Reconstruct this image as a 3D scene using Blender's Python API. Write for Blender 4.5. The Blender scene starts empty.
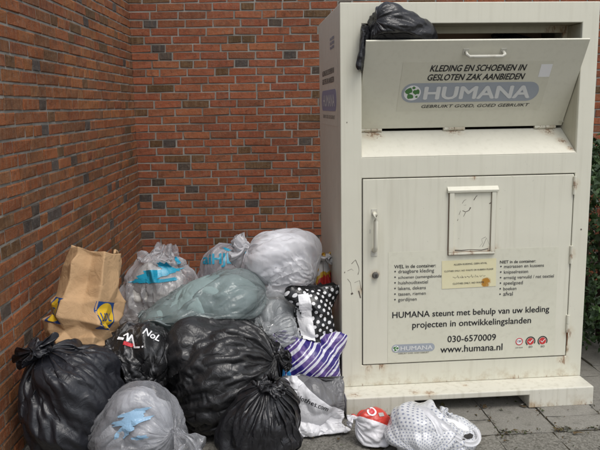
import bpy, bmesh, math, random
import numpy as np
from mathutils import Matrix, Vector
from mathutils.bvhtree import BVHTree

sc = bpy.context.scene
COL = sc.collection
R = math.radians

# ------------------------------------------------------------------ camera
cd = bpy.data.cameras.new('camera')
cam = bpy.data.objects.new('camera', cd)
COL.objects.link(cam)
PITCH, YAW, ROLL = 0.1688, 0.0816, -0.0161
_f = Vector((math.sin(YAW) * math.cos(PITCH), math.cos(YAW) * math.cos(PITCH), -math.sin(PITCH)))
_r = Vector((math.cos(YAW), -math.sin(YAW), 0))
_u = _r.cross(_f)
_r2 = _r * math.cos(ROLL) + _u * math.sin(ROLL)
_u2 = _u * math.cos(ROLL) - _r * math.sin(ROLL)
M = Matrix((_r2, _u2, -_f)).transposed().to_4x4()
M.translation = (-0.4723, -3.3233, 1.5046)
cam.matrix_world = M
cd.sensor_width = 36.0
cd.lens = 699.6 / 600.0 * 36.0
cd.clip_start = 0.05
cd.clip_end = 500.0
sc.camera = cam
CAM = M.translation.copy()

# ------------------------------------------------------------------ light
SUN_EL, SUN_AZ = R(62), R(152)          # azimuth clockwise from +Y
world = bpy.data.worlds.new('World')
sc.world = world
world.use_nodes = True
wn = world.node_tree
wn.nodes.clear()
sky = wn.nodes.new('ShaderNodeTexSky')
sky.sky_type = 'NISHITA'
sky.sun_disc = False
sky.sun_elevation = SUN_EL
sky.sun_rotation = SUN_AZ
sky.dust_density = 3.0
hs = wn.nodes.new('ShaderNodeHueSaturation')
hs.inputs['Saturation'].default_value = 0.35
bg = wn.nodes.new('ShaderNodeBackground')
bg.inputs['Strength'].default_value = 0.13
wo = wn.nodes.new('ShaderNodeOutputWorld')
wn.links.new(sky.outputs[0], hs.inputs['Color'])
wn.links.new(hs.outputs[0], bg.inputs[0])
wn.links.new(bg.outputs[0], wo.inputs[0])
sd = bpy.data.lights.new('sun', 'SUN')
sd.energy = 1.0
sd.angle = R(30)
sd.color = (1.0, 0.97, 0.92)
sun = bpy.data.objects.new('sun', sd)
COL.objects.link(sun)
_d = Vector((math.sin(SUN_AZ) * math.cos(SUN_EL), math.cos(SUN_AZ) * math.cos(SUN_EL), math.sin(SUN_EL)))
sun.rotation_euler = _d.to_track_quat('Z', 'Y').to_euler()
sun.location = (0, 0, 8)
sc.view_settings.view_transform = 'Standard'
sc.view_settings.look = 'None'
sc.view_settings.gamma = 1.0
sc.view_settings.use_curve_mapping = False
sc.view_settings.exposure = 0.45
sc.cycles.use_denoising = True
sc.cycles.max_bounces = 10
sc.cycles.transparent_max_bounces = 16

# ------------------------------------------------------------------ helpers
rng = np.random.default_rng(7)
rnd = random.Random(5)


def link(o, parent=None):
    COL.objects.link(o)
    if parent is not None:
        o.parent = parent
        if parent.get('world_parts'):          # parts given in world coordinates
            o.matrix_parent_inverse = parent.matrix_basis.inverted()
    return o


def tag(o, label=None, cat=None, group=None, kind=None):
    if label: o['label'] = label
    if cat: o['category'] = cat
    if group: o['group'] = group
    if kind: o['kind'] = kind
    return o


def empty(name, loc=(0, 0, 0), rot=(0, 0, 0), parent=None):
    o = bpy.data.objects.new(name, None)
    o.location = loc
    o.rotation_euler = rot
    o.empty_display_size = 0.1
    return link(o, parent)


def mesh_obj(name, verts, faces, mat, parent=None, smooth=False):
    me = bpy.data.meshes.new(name)
    me.from_pydata([tuple(map(float, v)) for v in verts], [], faces)
    if mat is not None:
        me.materials.append(mat)
    if smooth:
        me.polygons.foreach_set('use_smooth', [True] * len(me.polygons))
    me.update()
    return link(bpy.data.objects.new(name, me), parent)


def bm_obj(name, bm, mat, parent=None, smooth=False, bevel=0.0, seg=2):
    me = bpy.data.meshes.new(name)
    bmesh.ops.recalc_face_normals(bm, faces=bm.faces)
    bm.to_mesh(me)
    bm.free()
    me.materials.append(mat)
    if smooth:
        me.polygons.foreach_set('use_smooth', [True] * len(me.polygons))
    o = link(bpy.data.objects.new(name, me), parent)
    if bevel:
        b = o.modifiers.new('bevel', 'BEVEL')
        b.width = bevel
        b.segments = seg
        b.limit_method = 'ANGLE'
        b.angle_limit = R(40)
        b.harden_normals = False
    return o


def box(bm, x0, x1, y0, y1, z0, z1):
    v = [bm.verts.new(p) for p in ((x0, y0, z0), (x1, y0, z0), (x1, y1, z0), (x0, y1, z0),
                                   (x0, y0, z1), (x1, y0, z1), (x1, y1, z1), (x0, y1, z1))]
    for f in ((0, 3, 2, 1), (4, 5, 6, 7), (0, 1, 5, 4), (1, 2, 6, 5), (2, 3, 7, 6), (3, 0, 4, 7)):
        bm.faces.new([v[i] for i in f])


def boxes(name, lst, mat, parent=None, bevel=0.003):
    bm = bmesh.new()
    for b in lst:
        box(bm, *b)
    return bm_obj(name, bm, mat, parent, bevel=bevel)


def tube_mesh(path, rad, n=8):
    """swept tube; path list of points, rad scalar or list"""
    path = [Vector(p) for p in path]
    V, F = [], []
    m = len(path)
    up = Vector((0.1, 0.3, 1)).normalized()
    for i, p in enumerate(path):
        t = (path[min(i + 1, m - 1)] - path[max(i - 1, 0)]).normalized()
        a = t.cross(up)
        if a.length < 1e-3: a = t.cross(Vector((1, 0, 0)))
        a.normalize()
        b = t.cross(a)
        r = rad[i] if hasattr(rad, '__len__') else rad
        for k in range(n):
            w = 2 * math.pi * k / n
            V.append(p + (a * math.cos(w) + b * math.sin(w)) * r)
    for i in range(m - 1):
        for k in range(n):
            F.append((i * n + k, i * n + (k + 1) % n, (i + 1) * n + (k + 1) % n, (i + 1) * n + k))
    F.append(tuple(range(n - 1, -1, -1)))
    F.append(tuple(range((m - 1) * n, m * n)))
    return V, F


# ------------------------------------------------------------------ materials
class NT:
    def __init__(self, name):
        self.m = bpy.data.materials.new(name)
        self.m.use_nodes = True
        self.t = self.m.node_tree
        self.p = self.t.nodes['Principled BSDF']
        self.out = self.t.nodes['Material Output']

    def n(self, typ, **kw):
        nd = self.t.nodes.new('ShaderNode' + typ)
        for k, v in kw.items():
            setattr(nd, k, v)
        return nd

    def l(self, a, b):
        self.t.links.new(a, b)

    def val(self, sock, v):
        if hasattr(v, 'node'):
            self.l(v, sock)
        else:
            sock.default_value = v

    def noise(self, scale, detail=4, rough=0.55, vec=None, dist=0.0):
        nd = self.n('TexNoise')
        nd.inputs['Scale'].default_value = scale
        nd.inputs['Detail'].default_value = detail
        nd.inputs['Roughness'].default_value = rough
        nd.inputs['Distortion'].default_value = dist
        if vec is not None: self.l(vec, nd.inputs['Vector'])
        return nd.outputs['Fac']

    def ramp(self, fac, stops, interp='LINEAR'):
        nd = self.n('ValToRGB')
        cr = nd.color_ramp
        cr.interpolation = interp
        while len(cr.elements) > 1: cr.elements.remove(cr.elements[-1])
        for i, (p, c) in enumerate(stops):
            e = cr.elements[0] if i == 0 else cr.elements.new(p)
            e.position = p
            e.color = (c, c, c, 1) if not hasattr(c, '__len__') else (*c[:3], 1)
        self.l(fac, nd.inputs[0])
        return nd.outputs[0]

    def mix(self, fac, a, b, blend='MIX'):
        nd = self.n('MixRGB', blend_type=blend)
        self.val(nd.inputs[0], fac)
        for s, v in ((nd.inputs[1], a), (nd.inputs[2], b)):
            if hasattr(v, 'node'): self.l(v, s)
            else: s.default_value = (*v[:3], 1) if hasattr(v, '__len__') else (v, v, v, 1)
        return nd.outputs[0]

    def math(self, op, a, b=0.0, c=0.0, clamp=False):
        nd = self.n('Math', operation=op, use_clamp=clamp)
        self.val(nd.inputs[0], a)
        self.val(nd.inputs[1], b)
        self.val(nd.inputs[2], c)
        return nd.outputs[0]

    def coord(self, which='Object', scale=None, rot=None):
        tc = self.n('TexCoord')
        o = tc.outputs[which]
        if scale or rot:
            mp = self.n('Mapping')
            self.l(o, mp.inputs[0])
            if scale: mp.inputs['Scale'].default_value = scale
            if rot: mp.inputs['Rotation'].default_value = rot
            o = mp.outputs[0]
        return o

    def base(self, v, rough=None, spec=None):
        self.val(self.p.inputs['Base Color'], v if hasattr(v, 'node') else (*v[:3], 1))
        if rough is not None: self.val(self.p.inputs['Roughness'], rough)
        if spec is not None: self.val(self.p.inputs['Specular IOR Level'], spec)

    def bump(self, h, strength=0.3, dist=0.01):
        b = self.n('Bump')
        b.inputs['Strength'].default_value = strength
        b.inputs['Distance'].default_value = dist
        self.l(h, b.inputs['Height'])
        self.l(b.outputs[0], self.p.inputs['Normal'])
        return b


def flat_mat(name, col, rough=0.5, spec=0.4):
    t = NT(name)
    t.base(col, rough, spec)
    return t.m


def brick_mat(name, cols, streak):
    t = NT(name)
    oi = t.n('ObjectInfo')
    ge = t.n('NewGeometry')
    r = t.math('FRACT', t.math('ADD', oi.outputs['Random'], ge.outputs['Random Per Island']))
    k = [(i / (len(cols) - 1), c) for i, c in enumerate(cols)]
    c = t.ramp(r, k)
    co = t.n('NewGeometry').outputs['Position']
    mp = t.n('Mapping')
    t.l(co, mp.inputs[0])
    mp.inputs['Scale'].default_value = (60, 60, 9)
    st = t.noise(1.0, 3, 0.6, mp.outputs[0])
    c = t.mix(t.math('MULTIPLY', t.ramp(st, [(0.45, 0), (0.72, 1)]), streak), c, (0.30, 0.20, 0.12))
    bl = t.noise(26, 4, 0.6, co)
    c = t.mix(t.math('MULTIPLY', t.ramp(bl, [(0.5, 0), (0.75, 1)]), 0.55), c, (0.06, 0.035, 0.025))
    big = t.noise(1.6, 3, 0.5, co)
    c = t.mix(0.6, c, t.ramp(big, [(0.3, 0.62), (0.7, 1.05)]), 'MULTIPLY')
    c = t.mix(t.math('MULTIPLY', t.ramp(t.noise(48, 4, 0.65, co), [(0.55, 0), (0.72, 1)]), 0.28), c, (0.27, 0.24, 0.20))
    t.base(c, 0.88, 0.25)
    t.bump(t.math('ADD', t.noise(170, 4, 0.7, co), t.math('MULTIPLY', t.noise(38, 3, 0.6, co), 1.4)), 0.7, 0.005)
    return t.m


M_BRICK_L = brick_mat('brick_left', [(0.235, 0.076, 0.031), (0.31, 0.104, 0.038), (0.17, 0.076, 0.037), (0.33, 0.125, 0.043), (0.22, 0.070, 0.031), (0.26, 0.115, 0.047)], 0.45)
M_BRICK_B = brick_mat('brick_back', [(0.27, 0.083, 0.042), (0.33, 0.103, 0.048), (0.21, 0.078, 0.042), (0.34, 0.12, 0.053), (0.25, 0.078, 0.042)], 0.25)
M_BRICK_GREY = brick_mat('brick_grey', [(0.06, 0.05, 0.045), (0.095, 0.082, 0.074), (0.085, 0.062, 0.045)], 0.2)
M_BRICK_OLIVE = brick_mat('brick_olive', [(0.14, 0.07, 0.03), (0.11, 0.065, 0.03), (0.17, 0.085, 0.04)], 0.35)


def mortar_mat():
    t = NT('mortar')
    co = t.n('NewGeometry').outputs['Position']
    c = t.ramp(t.noise(9, 5, 0.6, co), [(0.3, (0.21, 0.20, 0.175)), (0.7, (0.35, 0.335, 0.30))])
    c = t.mix(t.ramp(t.noise(2.2, 3, 0.5, co), [(0.5, 0), (0.8, 0.6)]), c, (0.07, 0.065, 0.05))
    t.base(c, 0.95, 0.1)
    t.bump(t.noise(220, 3, 0.7, co), 0.6, 0.004)
    return t.m


M_MORTAR = mortar_mat()


def paint_mat(name, base, rust_pts=(), rust_low=None, grime=0.5):
    """rust_pts: (x,y,z,radius) in object coordinates"""
    t = NT(name)
    co = t.coord('Object')
    c = t.mix(t.ramp(t.noise(2.3, 5, 0.6, co), [(0.35, 0.0), (0.75, 0.5)]), base, [v * 0.86 for v in base])
    # vertical run marks
    mp = t.n('Mapping')
    t.l(co, mp.inputs[0])
    mp.inputs['Scale'].default_value = (34, 34, 1.6)
    c = t.mix(t.math('MULTIPLY', t.ramp(t.noise(1.0, 4, 0.6, mp.outputs[0]), [(0.5, 0), (0.8, 1)]), 0.36 * grime), c, (0.30, 0.27, 0.18))
    # small scuffs
    c = t.mix(t.math('MULTIPLY', t.ramp(t.noise(38, 3, 0.7, co, 1.5), [(0.69, 0), (0.74, 1)]), 0.55 * grime), c, (0.14, 0.12, 0.09))
    mr = t.n('Mapping')
    t.l(co, mr.inputs[0])
    mr.inputs['Scale'].default_value = (80, 80, 16)
    fine = t.noise(1.0, 5, 0.7, mr.outputs[0])
    mid = t.noise(17, 5, 0.65, co)
    if len(rust_pts):
        acc = None
        for (x, y, z, rad) in rust_pts:
            vm = t.n('VectorMath', operation='DISTANCE')
            t.l(co, vm.inputs[0])
            vm.inputs[1].default_value = (x, y, z)
            d = t.math('SUBTRACT', 1.0, t.math('DIVIDE', vm.outputs['Value'], rad), clamp=True)
            acc = d if acc is None else t.math('MAXIMUM', acc, d)
        a = t.math('MULTIPLY', acc, t.ramp(mid, [(0.33, 0.1), (0.66, 1.5)]))
        c = t.mix(t.ramp(a, [(0.15, 0), (1.0, 0.45)]), c, (0.45, 0.30, 0.15))
        a2 = t.math('MULTIPLY', acc, t.ramp(fine, [(0.4, 0), (0.62, 1.6)]))
        c = t.mix(t.ramp(a2, [(0.5, 0), (0.85, 0.7)]), c, (0.20, 0.085, 0.03))
    if rust_low:
        z0, z1 = rust_low
        sx = t.n('SeparateXYZ')
        t.l(co, sx.inputs[0])
        h = t.math('DIVIDE', t.math('SUBTRACT', z1, sx.outputs['Z']), z1 - z0, clamp=True)
        a = t.math('MULTIPLY', h, t.ramp(mid, [(0.42, 0), (0.7, 1.6)]))
        c = t.mix(t.ramp(a, [(0.15, 0), (0.9, 0.5)]), c, (0.36, 0.26, 0.14))
        a2 = t.math('MULTIPLY', h, t.ramp(fine, [(0.5, 0), (0.7, 1.5)]))
        c = t.mix(t.ramp(a2, [(0.5, 0), (0.75, 0.7)]), c, (0.18, 0.085, 0.035))
    t.base(c, t.ramp(mid, [(0.3, 0.36), (0.7, 0.52)]), 0.45)
    t.bump(t.math('ADD', t.noise(3.2, 3, 0.45, co), t.math('MULTIPLY', t.noise(60, 3, .5, co), .03)), 0.16, 0.03)
    return t.m


CREAM = (0.675, 0.66, 0.55)
M_PAINT = paint_mat('cream_paint', CREAM, [(1.16, 0, 1.10, .05), (1.16, 0, .75, .05), (1.168, 0, .33, .06), (1.165, 0, .25, .04), (.10, 0, .60, .04), (.2, 0, .2, .05), (.13, 0, .2, .05), (1.15, 0, .19, .05), (.9, 0, .1, .04)], rust_low=(0.06, 0.2))
M_DOOR = paint_mat('cream_door_paint', CREAM, [(.55, 0, .77, .05), (.76, 0, .77, .06), (.65, 0, .765, .04), (.52, 0, .25, .03), (1.16, -.004, .33, .04), (1.16, -.004, 1.1, .025), (.165, -.004, .68, .04), (.16, 0, .80, .03), (.65, 0, 1.15, .03)], grime=0.7)
M_SLOPE = paint_mat('cream_chute_paint', (0.70, 0.68, 0.58), [(.19, .16, 1.365, .085), (.60, .165, 1.37, .07), (1.09, .16, 1.365, .075), (1.13, .08, 1.31, .045), (1.15, .03, 1.275, .03)], grime=0.5)
M_RAIL = paint_mat('cream_rail_paint', CREAM, rust_low=(0.08, 0.21), grime=1.2, rust_pts=[(.12, 0, .2, .06), (.3, 0, .205, .05), (1.1, 0, .2, .1), (1.16, 0, .18, .07)])
M_PLINTH = paint_mat('cream_plinth_paint', (0.66, 0.64, 0.55), [(.05, -.1, .1, .05), (.34, -.1, .1, .05), (.42, -.12, .095, .05), (.62, -.05, .1, .03), (.94, -.14, .01, .05), (1.2, -.14, .0, .05), (.1, -.14, .0, .06)], grime=1.3, rust_low=(-.02, .085))
M_FLAP = paint_mat('cream_flap_paint', CREAM, grime=0.35)
M_SIDE = paint_mat('cream_side_paint', (0.66, 0.63, 0.53), grime=0.8)
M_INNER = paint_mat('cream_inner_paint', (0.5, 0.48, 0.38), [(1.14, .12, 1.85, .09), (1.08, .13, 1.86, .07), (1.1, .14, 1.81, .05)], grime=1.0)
M_INSIDE = flat_mat('bare_inside', (0.20, 0.16, 0.12), 0.8)
M_STEEL = paint_mat('worn_metal', (0.55, 0.54, 0.47), grime=1.6)
M_DARK = flat_mat('dark_rubber', (0.03, 0.028, 0.025), 0.7)
M_INK = flat_mat('black_ink', (0.022, 0.022, 0.024), 0.5)
M_INK_FAINT = flat_mat('faded_black_ink', (0.06, 0.06, 0.06), 0.5)
M_PILL = flat_mat('grey_blue_print', (0.33, 0.36, 0.40), 0.45)
M_PILL_TXT = flat_mat('pale_print', (0.66, 0.67, 0.66), 0.45)
M_GREEN = flat_mat('green_print', (0.07, 0.20, 0.06), 0.45)
M_WHITEP = flat_mat('white_print', (0.78, 0.78, 0.78), 0.45)
M_REDP = flat_mat('red_print', (0.55, 0.05, 0.05), 0.45)
M_BLUEP = flat_mat('faded_blue_print', (0.26, 0.27, 0.38), 0.5)
M_STICK = paint_mat('clear_sticker', (0.65, 0.64, 0.525), grime=0.5)
M_STICK_FLAP = paint_mat('clear_sticker_flap', (0.635, 0.62, 0.51), grime=0.3)


def yellow_mat():
    t = NT('yellowed_label')
    co = t.coord('Object')
    c = t.mix(t.ramp(t.noise(9, 4, 0.6, co), [(0.4, 0), (0.75, 0.8)]), (0.70, 0.66, 0.44), (0.66, 0.60, 0.36))
    vm = t.n('VectorMath', operation='DISTANCE')
    t.l(co, vm.inputs[0])
    vm.inputs[1].default_value = (0.225, 0.022, 0.0)
    d = t.math('SUBTRACT', 1.0, t.math('DIVIDE', vm.outputs['Value'], 0.036), clamp=True)
    c = t.mix(t.ramp(t.math('MULTIPLY', d, t.ramp(t.noise(40, 4, 0.7, co), [(0.3, 0.2), (0.7, 1.6)])), [(0.2, 0), (0.5, 1)]), c, (0.42, 0.20, 0.03))
    t.base(c, 0.55, 0.3)
    return t.m


M_YELLOW = yellow_mat()


def slab_mat(name, a, b, agg):
    t = NT(name)
    co = t.n('NewGeometry').outputs['Position']
    oi = t.n('ObjectInfo')
    c = t.mix(t.noise(5, 5, 0.6, co), a, b)
    c = t.mix(0.5, c, t.ramp(oi.outputs['Random'], [(0, 0.75), (1, 1.2)]), 'MULTIPLY')
    vo = t.n('TexVoronoi')
    vo.inputs['Scale'].default_value = 190 if agg < .5 else 120
    t.l(co, vo.inputs['Vector'])
    c = t.mix(agg, c, t.ramp(vo.outputs['Color'], [(0.2, (0.045, 0.042, 0.036)), (0.8, (0.24, 0.23, 0.205))]))
    c = t.mix(t.ramp(t.noise(14, 5, 0.7, co), [(0.55, 0), (0.8, 0.7)]), c, (0.05, 0.05, 0.032))
    t.base(c, 0.9, 0.2)
    t.bump(t.mix(0.5, vo.outputs['Distance'], t.noise(90, 4, 0.7, co)), 0.5 if agg < .5 else 0.8, 0.006)
    return t.m


M_SLAB = slab_mat('concrete_slab', (0.19, 0.18, 0.155), (0.28, 0.27, 0.24), 0.22)
M_SLAB2 = slab_mat('aggregate_slab', (0.17, 0.16, 0.135), (0.25, 0.24, 0.205), 0.5)
M_ASPHALT = slab_mat('asphalt', (0.13, 0.125, 0.11), (0.2, 0.19, 0.165), 0.5)


def dirt_mat():
    t = NT('joint_dirt')
    co = t.n('NewGeometry').outputs['Position']
    c = t.ramp(t.noise(22, 5, 0.7, co), [(0.3, (0.035, 0.03, 0.02)), (0.6, (0.07, 0.06, 0.042)), (0.8, (0.05, 0.062, 0.022))])
    t.base(c, 0.97, 0.1)
    t.bump(t.noise(120, 4, 0.7, co), 0.8, 0.01)
    return t.m


M_DIRT = dirt_mat()


def plastic_mat(name, col, rough=0.3, bump=0.35, spec=0.5, col2=None):
    """opaque bin-bag film with fine creases"""
    t = NT(name)
    co = t.coord('Object')
    n1 = t.noise(20, 4, 0.55, co, 1.2)
    mp = t.n('Mapping')
    t.l(t.coord('UV'), mp.inputs[0])
    mp.inputs['Scale'].default_value = (22, 7, 1)
    mp.inputs['Rotation'].default_value = (0, 0, R(24))
    rid = t.n('TexNoise')
    try:
        rid.noise_type = 'RIDGED_MULTIFRACTAL'
    except Exception:
        pass
    rid.inputs['Scale'].default_value = 1.6
    rid.inputs['Detail'].default_value = 3
    rid.inputs['Distortion'].default_value = 0.7
    t.l(mp.outputs[0], rid.inputs['Vector'])
    h = t.math('ADD', t.math('MULTIPLY', rid.outputs['Fac'], 0.5), n1)
    t.base(t.mix(t.noise(7, 3, 0.5, co), col, col2 or [v * 1.35 for v in col]), t.ramp(n1, [(0.3, rough * 0.8), (0.7, rough * 1.25)]), spec)
    t.bump(h, bump, 0.012)
    return t


def film_mat(name, col, alpha, rough=0.25, bump=0.3, milky=None):
    """translucent carrier-bag film: part of the light goes through, the rest is scattered"""
    t = plastic_mat(name, col, rough, bump)
    tr = t.n('BsdfTransparent')
    mx = t.n('MixShader')
    lw = t.n('LayerWeight')
    lw.inputs['Blend'].default_value = 0.3
    a = t.math('ADD', alpha, t.math('MULTIPLY', lw.outputs['Facing'], 0.45), clamp=True)
    cl = t.noise(6, 3, 0.5, t.coord('Object'))
    a = t.math('ADD', a, t.math('MULTIPLY', t.math('SUBTRACT', cl, 0.5), 0.35), clamp=True)
    t.film_fac = a
    t.l(a, mx.inputs[0])
    t.l(tr.outputs[0], mx.inputs[1])
    tl = t.n('BsdfTranslucent')
    t.p_trans = tl
    tl.inputs[0].default_value = (*col, 1)
    m2 = t.n('MixShader')
    m2.inputs[0].default_value = 0.3
    t.l(t.p.outputs[0], m2.inputs[1])
    t.l(tl.outputs[0], m2.inputs[2])
    t.l(m2.outputs[0], mx.inputs[2])
    gl = t.n('BsdfGlossy')
    gl.inputs['Roughness'].default_value = 0.18
    nb = t.p.inputs['Normal'].links[0].from_socket
    t.l(nb, gl.inputs['Normal'])
    fr = t.n('Fresnel')
    fr.inputs['IOR'].default_value = 1.55
    t.l(nb, fr.inputs['Normal'])
    m3 = t.n('MixShader')
    t.l(t.math('MULTIPLY', fr.outputs[0], 0.6, clamp=True), m3.inputs[0])
    t.l(mx.outputs[0], m3.inputs[1])
    t.l(gl.outputs[0], m3.inputs[2])
    t.l(m3.outputs[0], t.out.inputs[0])
    t.film_mix = mx
    return t


M_BLACK = plastic_mat('black_bin_bag', (0.012, 0.012, 0.014), 0.33, 0.45).m
M_BLACK2 = plastic_mat('dark_grey_bin_bag', (0.018, 0.018, 0.019), 0.31, 0.5).m
M_BLUEBLACK = plastic_mat('slate_bin_bag', (0.014, 0.015, 0.019), 0.36, 0.4).m


def cloth_mat(name, a, b, scale=14, rough=0.85):
    t = NT(name)
    co = t.coord('Object')
    n = t.noise(scale, 4, 0.6, co, 0.8)
    vo = t.n('TexVoronoi')
    vo.inputs['Scale'].default_value = scale * .7
    wv = t.n('VectorMath', operation='ADD')
    nn = t.n('TexNoise')
    nn.inputs['Scale'].default_value = 5
    t.l(co, nn.inputs['Vector'])
    ws = t.n('VectorMath', operation='SCALE')
    t.l(nn.outputs['Color'], ws.inputs[0])
    ws.inputs['Scale'].default_value = .14
    t.l(co, wv.inputs[0])
    t.l(ws.outputs[0], wv.inputs[1])
    t.l(wv.outputs[0], vo.inputs['Vector'])
    c = t.mix(t.ramp(n, [(0.38, 0), (0.62, .35)]), t.ramp(vo.outputs['Color'], [(0.25, a), (0.7, b)]), b)
    t.base(c, rough, 0.15)
    t.bump(t.noise(scale * 2, 4, 0.6, co), 0.5, 0.02)
    return t.m


# ------------------------------------------------------------------ ground
ground = mesh_obj('ground', [(-60, -60, -.012), (60, -60, -.012), (60, 60, -.012), (-60, 60, -.012)], [(0, 1, 2, 3)], M_ASPHALT)
tag(ground, 'grey worn asphalt ground in front of the bags', 'ground', kind='structure')
PV = empty('pavement', (0, 0, 0))
tag(PV, 'grey concrete slab pavement under and beside the container', 'pavement', kind='structure')
boxes('joint_bed', [(.06, 3.0, -.78, 1.4, -.05, -.007)], M_DIRT, PV, bevel=0)


def slab_mesh(w, d, seed):
    r = random.Random(seed)
    bm = bmesh.new()
    box(bm, -w / 2, w / 2, -d / 2, d / 2, -.03, .0)
    bmesh.ops.subdivide_edges(bm, edges=[e for e in bm.edges if abs(e.verts[0].co.z - e.verts[1].co.z) < 1e-6 and e.verts[0].co.z > -.01], cuts=4, use_grid_fill=True)
    for v in bm.verts:
        edge = abs(abs(v.co.x) - w / 2) < 1e-4 or abs(abs(v.co.y) - d / 2) < 1e-4
        if v.co.z > -.01:
            if edge:
                v.co.z -= r.uniform(.001, .005)
                v.co.x += r.uniform(-.003, .003)
                v.co.y += r.uniform(-.003, .003)
            else:
                v.co.z += r.uniform(-.001, .001)
    me = bpy.data.meshes.new('paving_slab')
    bm.to_mesh(me)
    bm.free()
    return me


SL = [slab_mesh(.270, .302, s) for s in range(4)]
SL2 = [slab_mesh(.270, .37, s + 9) for s in range(3)]
for me in SL: me.materials.append(M_SLAB)
for me in SL2: me.materials.append(M_SLAB2)
for ix in range(-2, 8):
    x = .682 + .277 * ix + .137
    off = .15 if ix % 2 else 0.0
    for iy in range(0, 5):
        y = -.392 + off + .309 * iy + .152
        o = link(bpy.data.objects.new('paving_slab', SL[(ix * 3 + iy) % 4]), PV)
        o.location = (x, y, rnd.uniform(-.002, .003))
        o.rotation_euler = (rnd.uniform(-.008, .008), rnd.uniform(-.008, .008), rnd.uniform(-.01, .01) + (math.pi if rnd.random() < .5 else 0))
    if off:
        me = slab_mesh(.27, .142, ix + 40)
        me.materials.append(M_SLAB)
        o = link(bpy.data.objects.new('paving_slab', me), PV)
        o.location = (x, -.392 + .073, .001)
    o = link(bpy.data.objects.new('paving_slab', SL2[ix % 3]), PV)
    o.location = (x - .03, -.392 - .194, rnd.uniform(-.004, .001))
    o.rotation_euler = (0, 0, rnd.uniform(-.01, .01))

# ------------------------------------------------------------------ brick walls
WA = -0.0647
EX = Vector((math.cos(WA), math.sin(WA), 0))
EY = Vector((-math.sin(WA), math.cos(WA), 0))
CORNER = Vector((-1.4737, 0, 0)) + EY * 2.4604
COURSE, BH = 0.0625, 0.0505
WALL_H = 2.44


def brick_mesh(length, seed):
    r = random.Random(seed)
    x, h, c = length / 2, BH / 2, .0022
    j = lambda a: r.uniform(-a, a)
    V = []
    for (yy, ins) in ((.055, 0), (.0022, 0), (0, c)):
        for (sx, sz) in ((-1, -1), (1, -1), (1, 1), (-1, 1)):
            V.append((sx * (x - ins) + j(.0035), yy + (j(.0022) if yy < .02 else 0), sz * (h - ins) + j(.003)))
    F = [(8, 9, 10, 11)]
    for b in (0, 4):
        for k in range(4):
            F.append((b + k, b + (k + 1) % 4, b + 4 + (k + 1) % 4, b + 4 + k))
    me = bpy.data.meshes.new('brick')
    me.from_pydata(V, [], F)
    me.update()
    return me


def to_px(p):
    q = M.inverted() @ Vector(p)
    if q.z > -0.1: return None
    return 300 + 699.6 * q.x / -q.z, 225 - 699.6 * q.y / -q.z


MI = M.inverted()


def make_wall(name, label, origin, rotz, flip, s0, s1, mats, seed, hide):
    """local frame: x along the wall, -y out of the brick face, z up"""
    r = random.Random(seed)
    W = empty(name, origin, (0, 0, rotz))
    tag(W, label, 'wall')
    mw = Matrix.Translation(origin) @ Matrix.Rotation(rotz, 4, 'Z')
    boxes('mortar', [(s0 - (0 if flip else .05), s1 + (.05 if flip else 0), .0050, .22, -.05, WALL_H)], M_MORTAR, W, bevel=0)
    var = {}
    for kind, ln in (('s', .209), ('h', .099), ('q', .153)):
        for mi, m in enumerate(mats):
            for k in range(4):
                me = brick_mesh(ln, seed * 100 + k)
                me.materials.append(m)
                var[kind, mi, k] = (me, ln)
    lst = []
    prev = []
    nrow = int(WALL_H / COURSE)
    for row in range(nrow):
        z = (row + .5) * COURSE
        joints = []
        x = s0 - .003
        first = True
        while x < s1 - .02:
            opts = ['s'] * 4 + ['h'] * (5 if flip else 1)
            if first: opts = ['s', 'h', 'q']
            best = None
            for _ in range(6):
                k = r.choice(opts)
                ln = {'s': .209, 'h': .099, 'q': .153}[k]
                gap = min([abs(x + ln - q) for q in prev] or [1])
                if best is None or gap > best[1]: best = (k, gap, ln)
                if gap > .045: break
            k, _, ln = best
            if x + ln > s1 + .1: break
            mi = 0
            u = r.random()
            if k == 'h':
                mi = 1 if u < (.085 if flip else .33) else (2 if u < (.22 if flip else .6) else 0)
            else:
                mi = 1 if u < .004 else (2 if u < .06 else 0)
            lst.append((k, mi, r.randrange(4), (s0 + s1 - x - ln / 2) if flip else x + ln / 2, z + r.uniform(-.0012, .0012), r.uniform(-.0018, .0016)))
            x += ln + .0105 + r.uniform(-.002, .002)
            joints.append(x - .005)
            first = False
        prev = joints
    vis = []
    for b in lst:
        p = mw @ Vector((b[3], 0, b[4]))
        q = to_px(p)
        q2 = to_px(mw @ Vector((b[3] + .1, 0, b[4])))
        a = 0
        if q and q2 and -8 < q[0] < 608 and -6 < q[1] < 456 and not hide(q):
            a = abs(q2[0] - q[0]) * 10 / (MI @ p).length
            a *= var[b[0], 0, 0][1]
        vis.append(a)
    order = sorted(range(len(lst)), key=lambda i: -vis[i])
    SV, SF, SM = [], [], []
    for rank, i in enumerate(order):
        k, mi, v, x, z, dy = lst[i]
        me, ln = var[k, mi, v]
        if rank < 300 and vis[i] > 0:
            o = link(bpy.data.objects.new('brick', me), W)
            o.location = (x, dy, z)
            o.rotation_euler = (r.uniform(-.006, .006), r.uniform(-.008, .008), r.uniform(-.004, .004))
        else:
            b = len(SV)
            SV += [(q.co.x + x, q.co.y + dy, q.co.z + z) for q in me.vertices]
            for p in me.polygons:
                SF.append(tuple(b + t for t in p.vertices))
                SM.append(mi)
    o = mesh_obj('brickwork', SV, SF, None, W)
    for m in mats: o.data.materials.append(m)
    o.data.polygons.foreach_set('material_index', SM)
    o['kind'] = 'stuff'
    return W


make_wall('brick_wall', 'red brick wall at the back, behind the bags and the container', CORNER, WA, False, 0.002, 4.6,
          [M_BRICK_B, M_BRICK_GREY, M_BRICK_OLIVE], 3, lambda q: (q[1] > 262) or (342 < q[0] < 594 and q[1] > 4))
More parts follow.
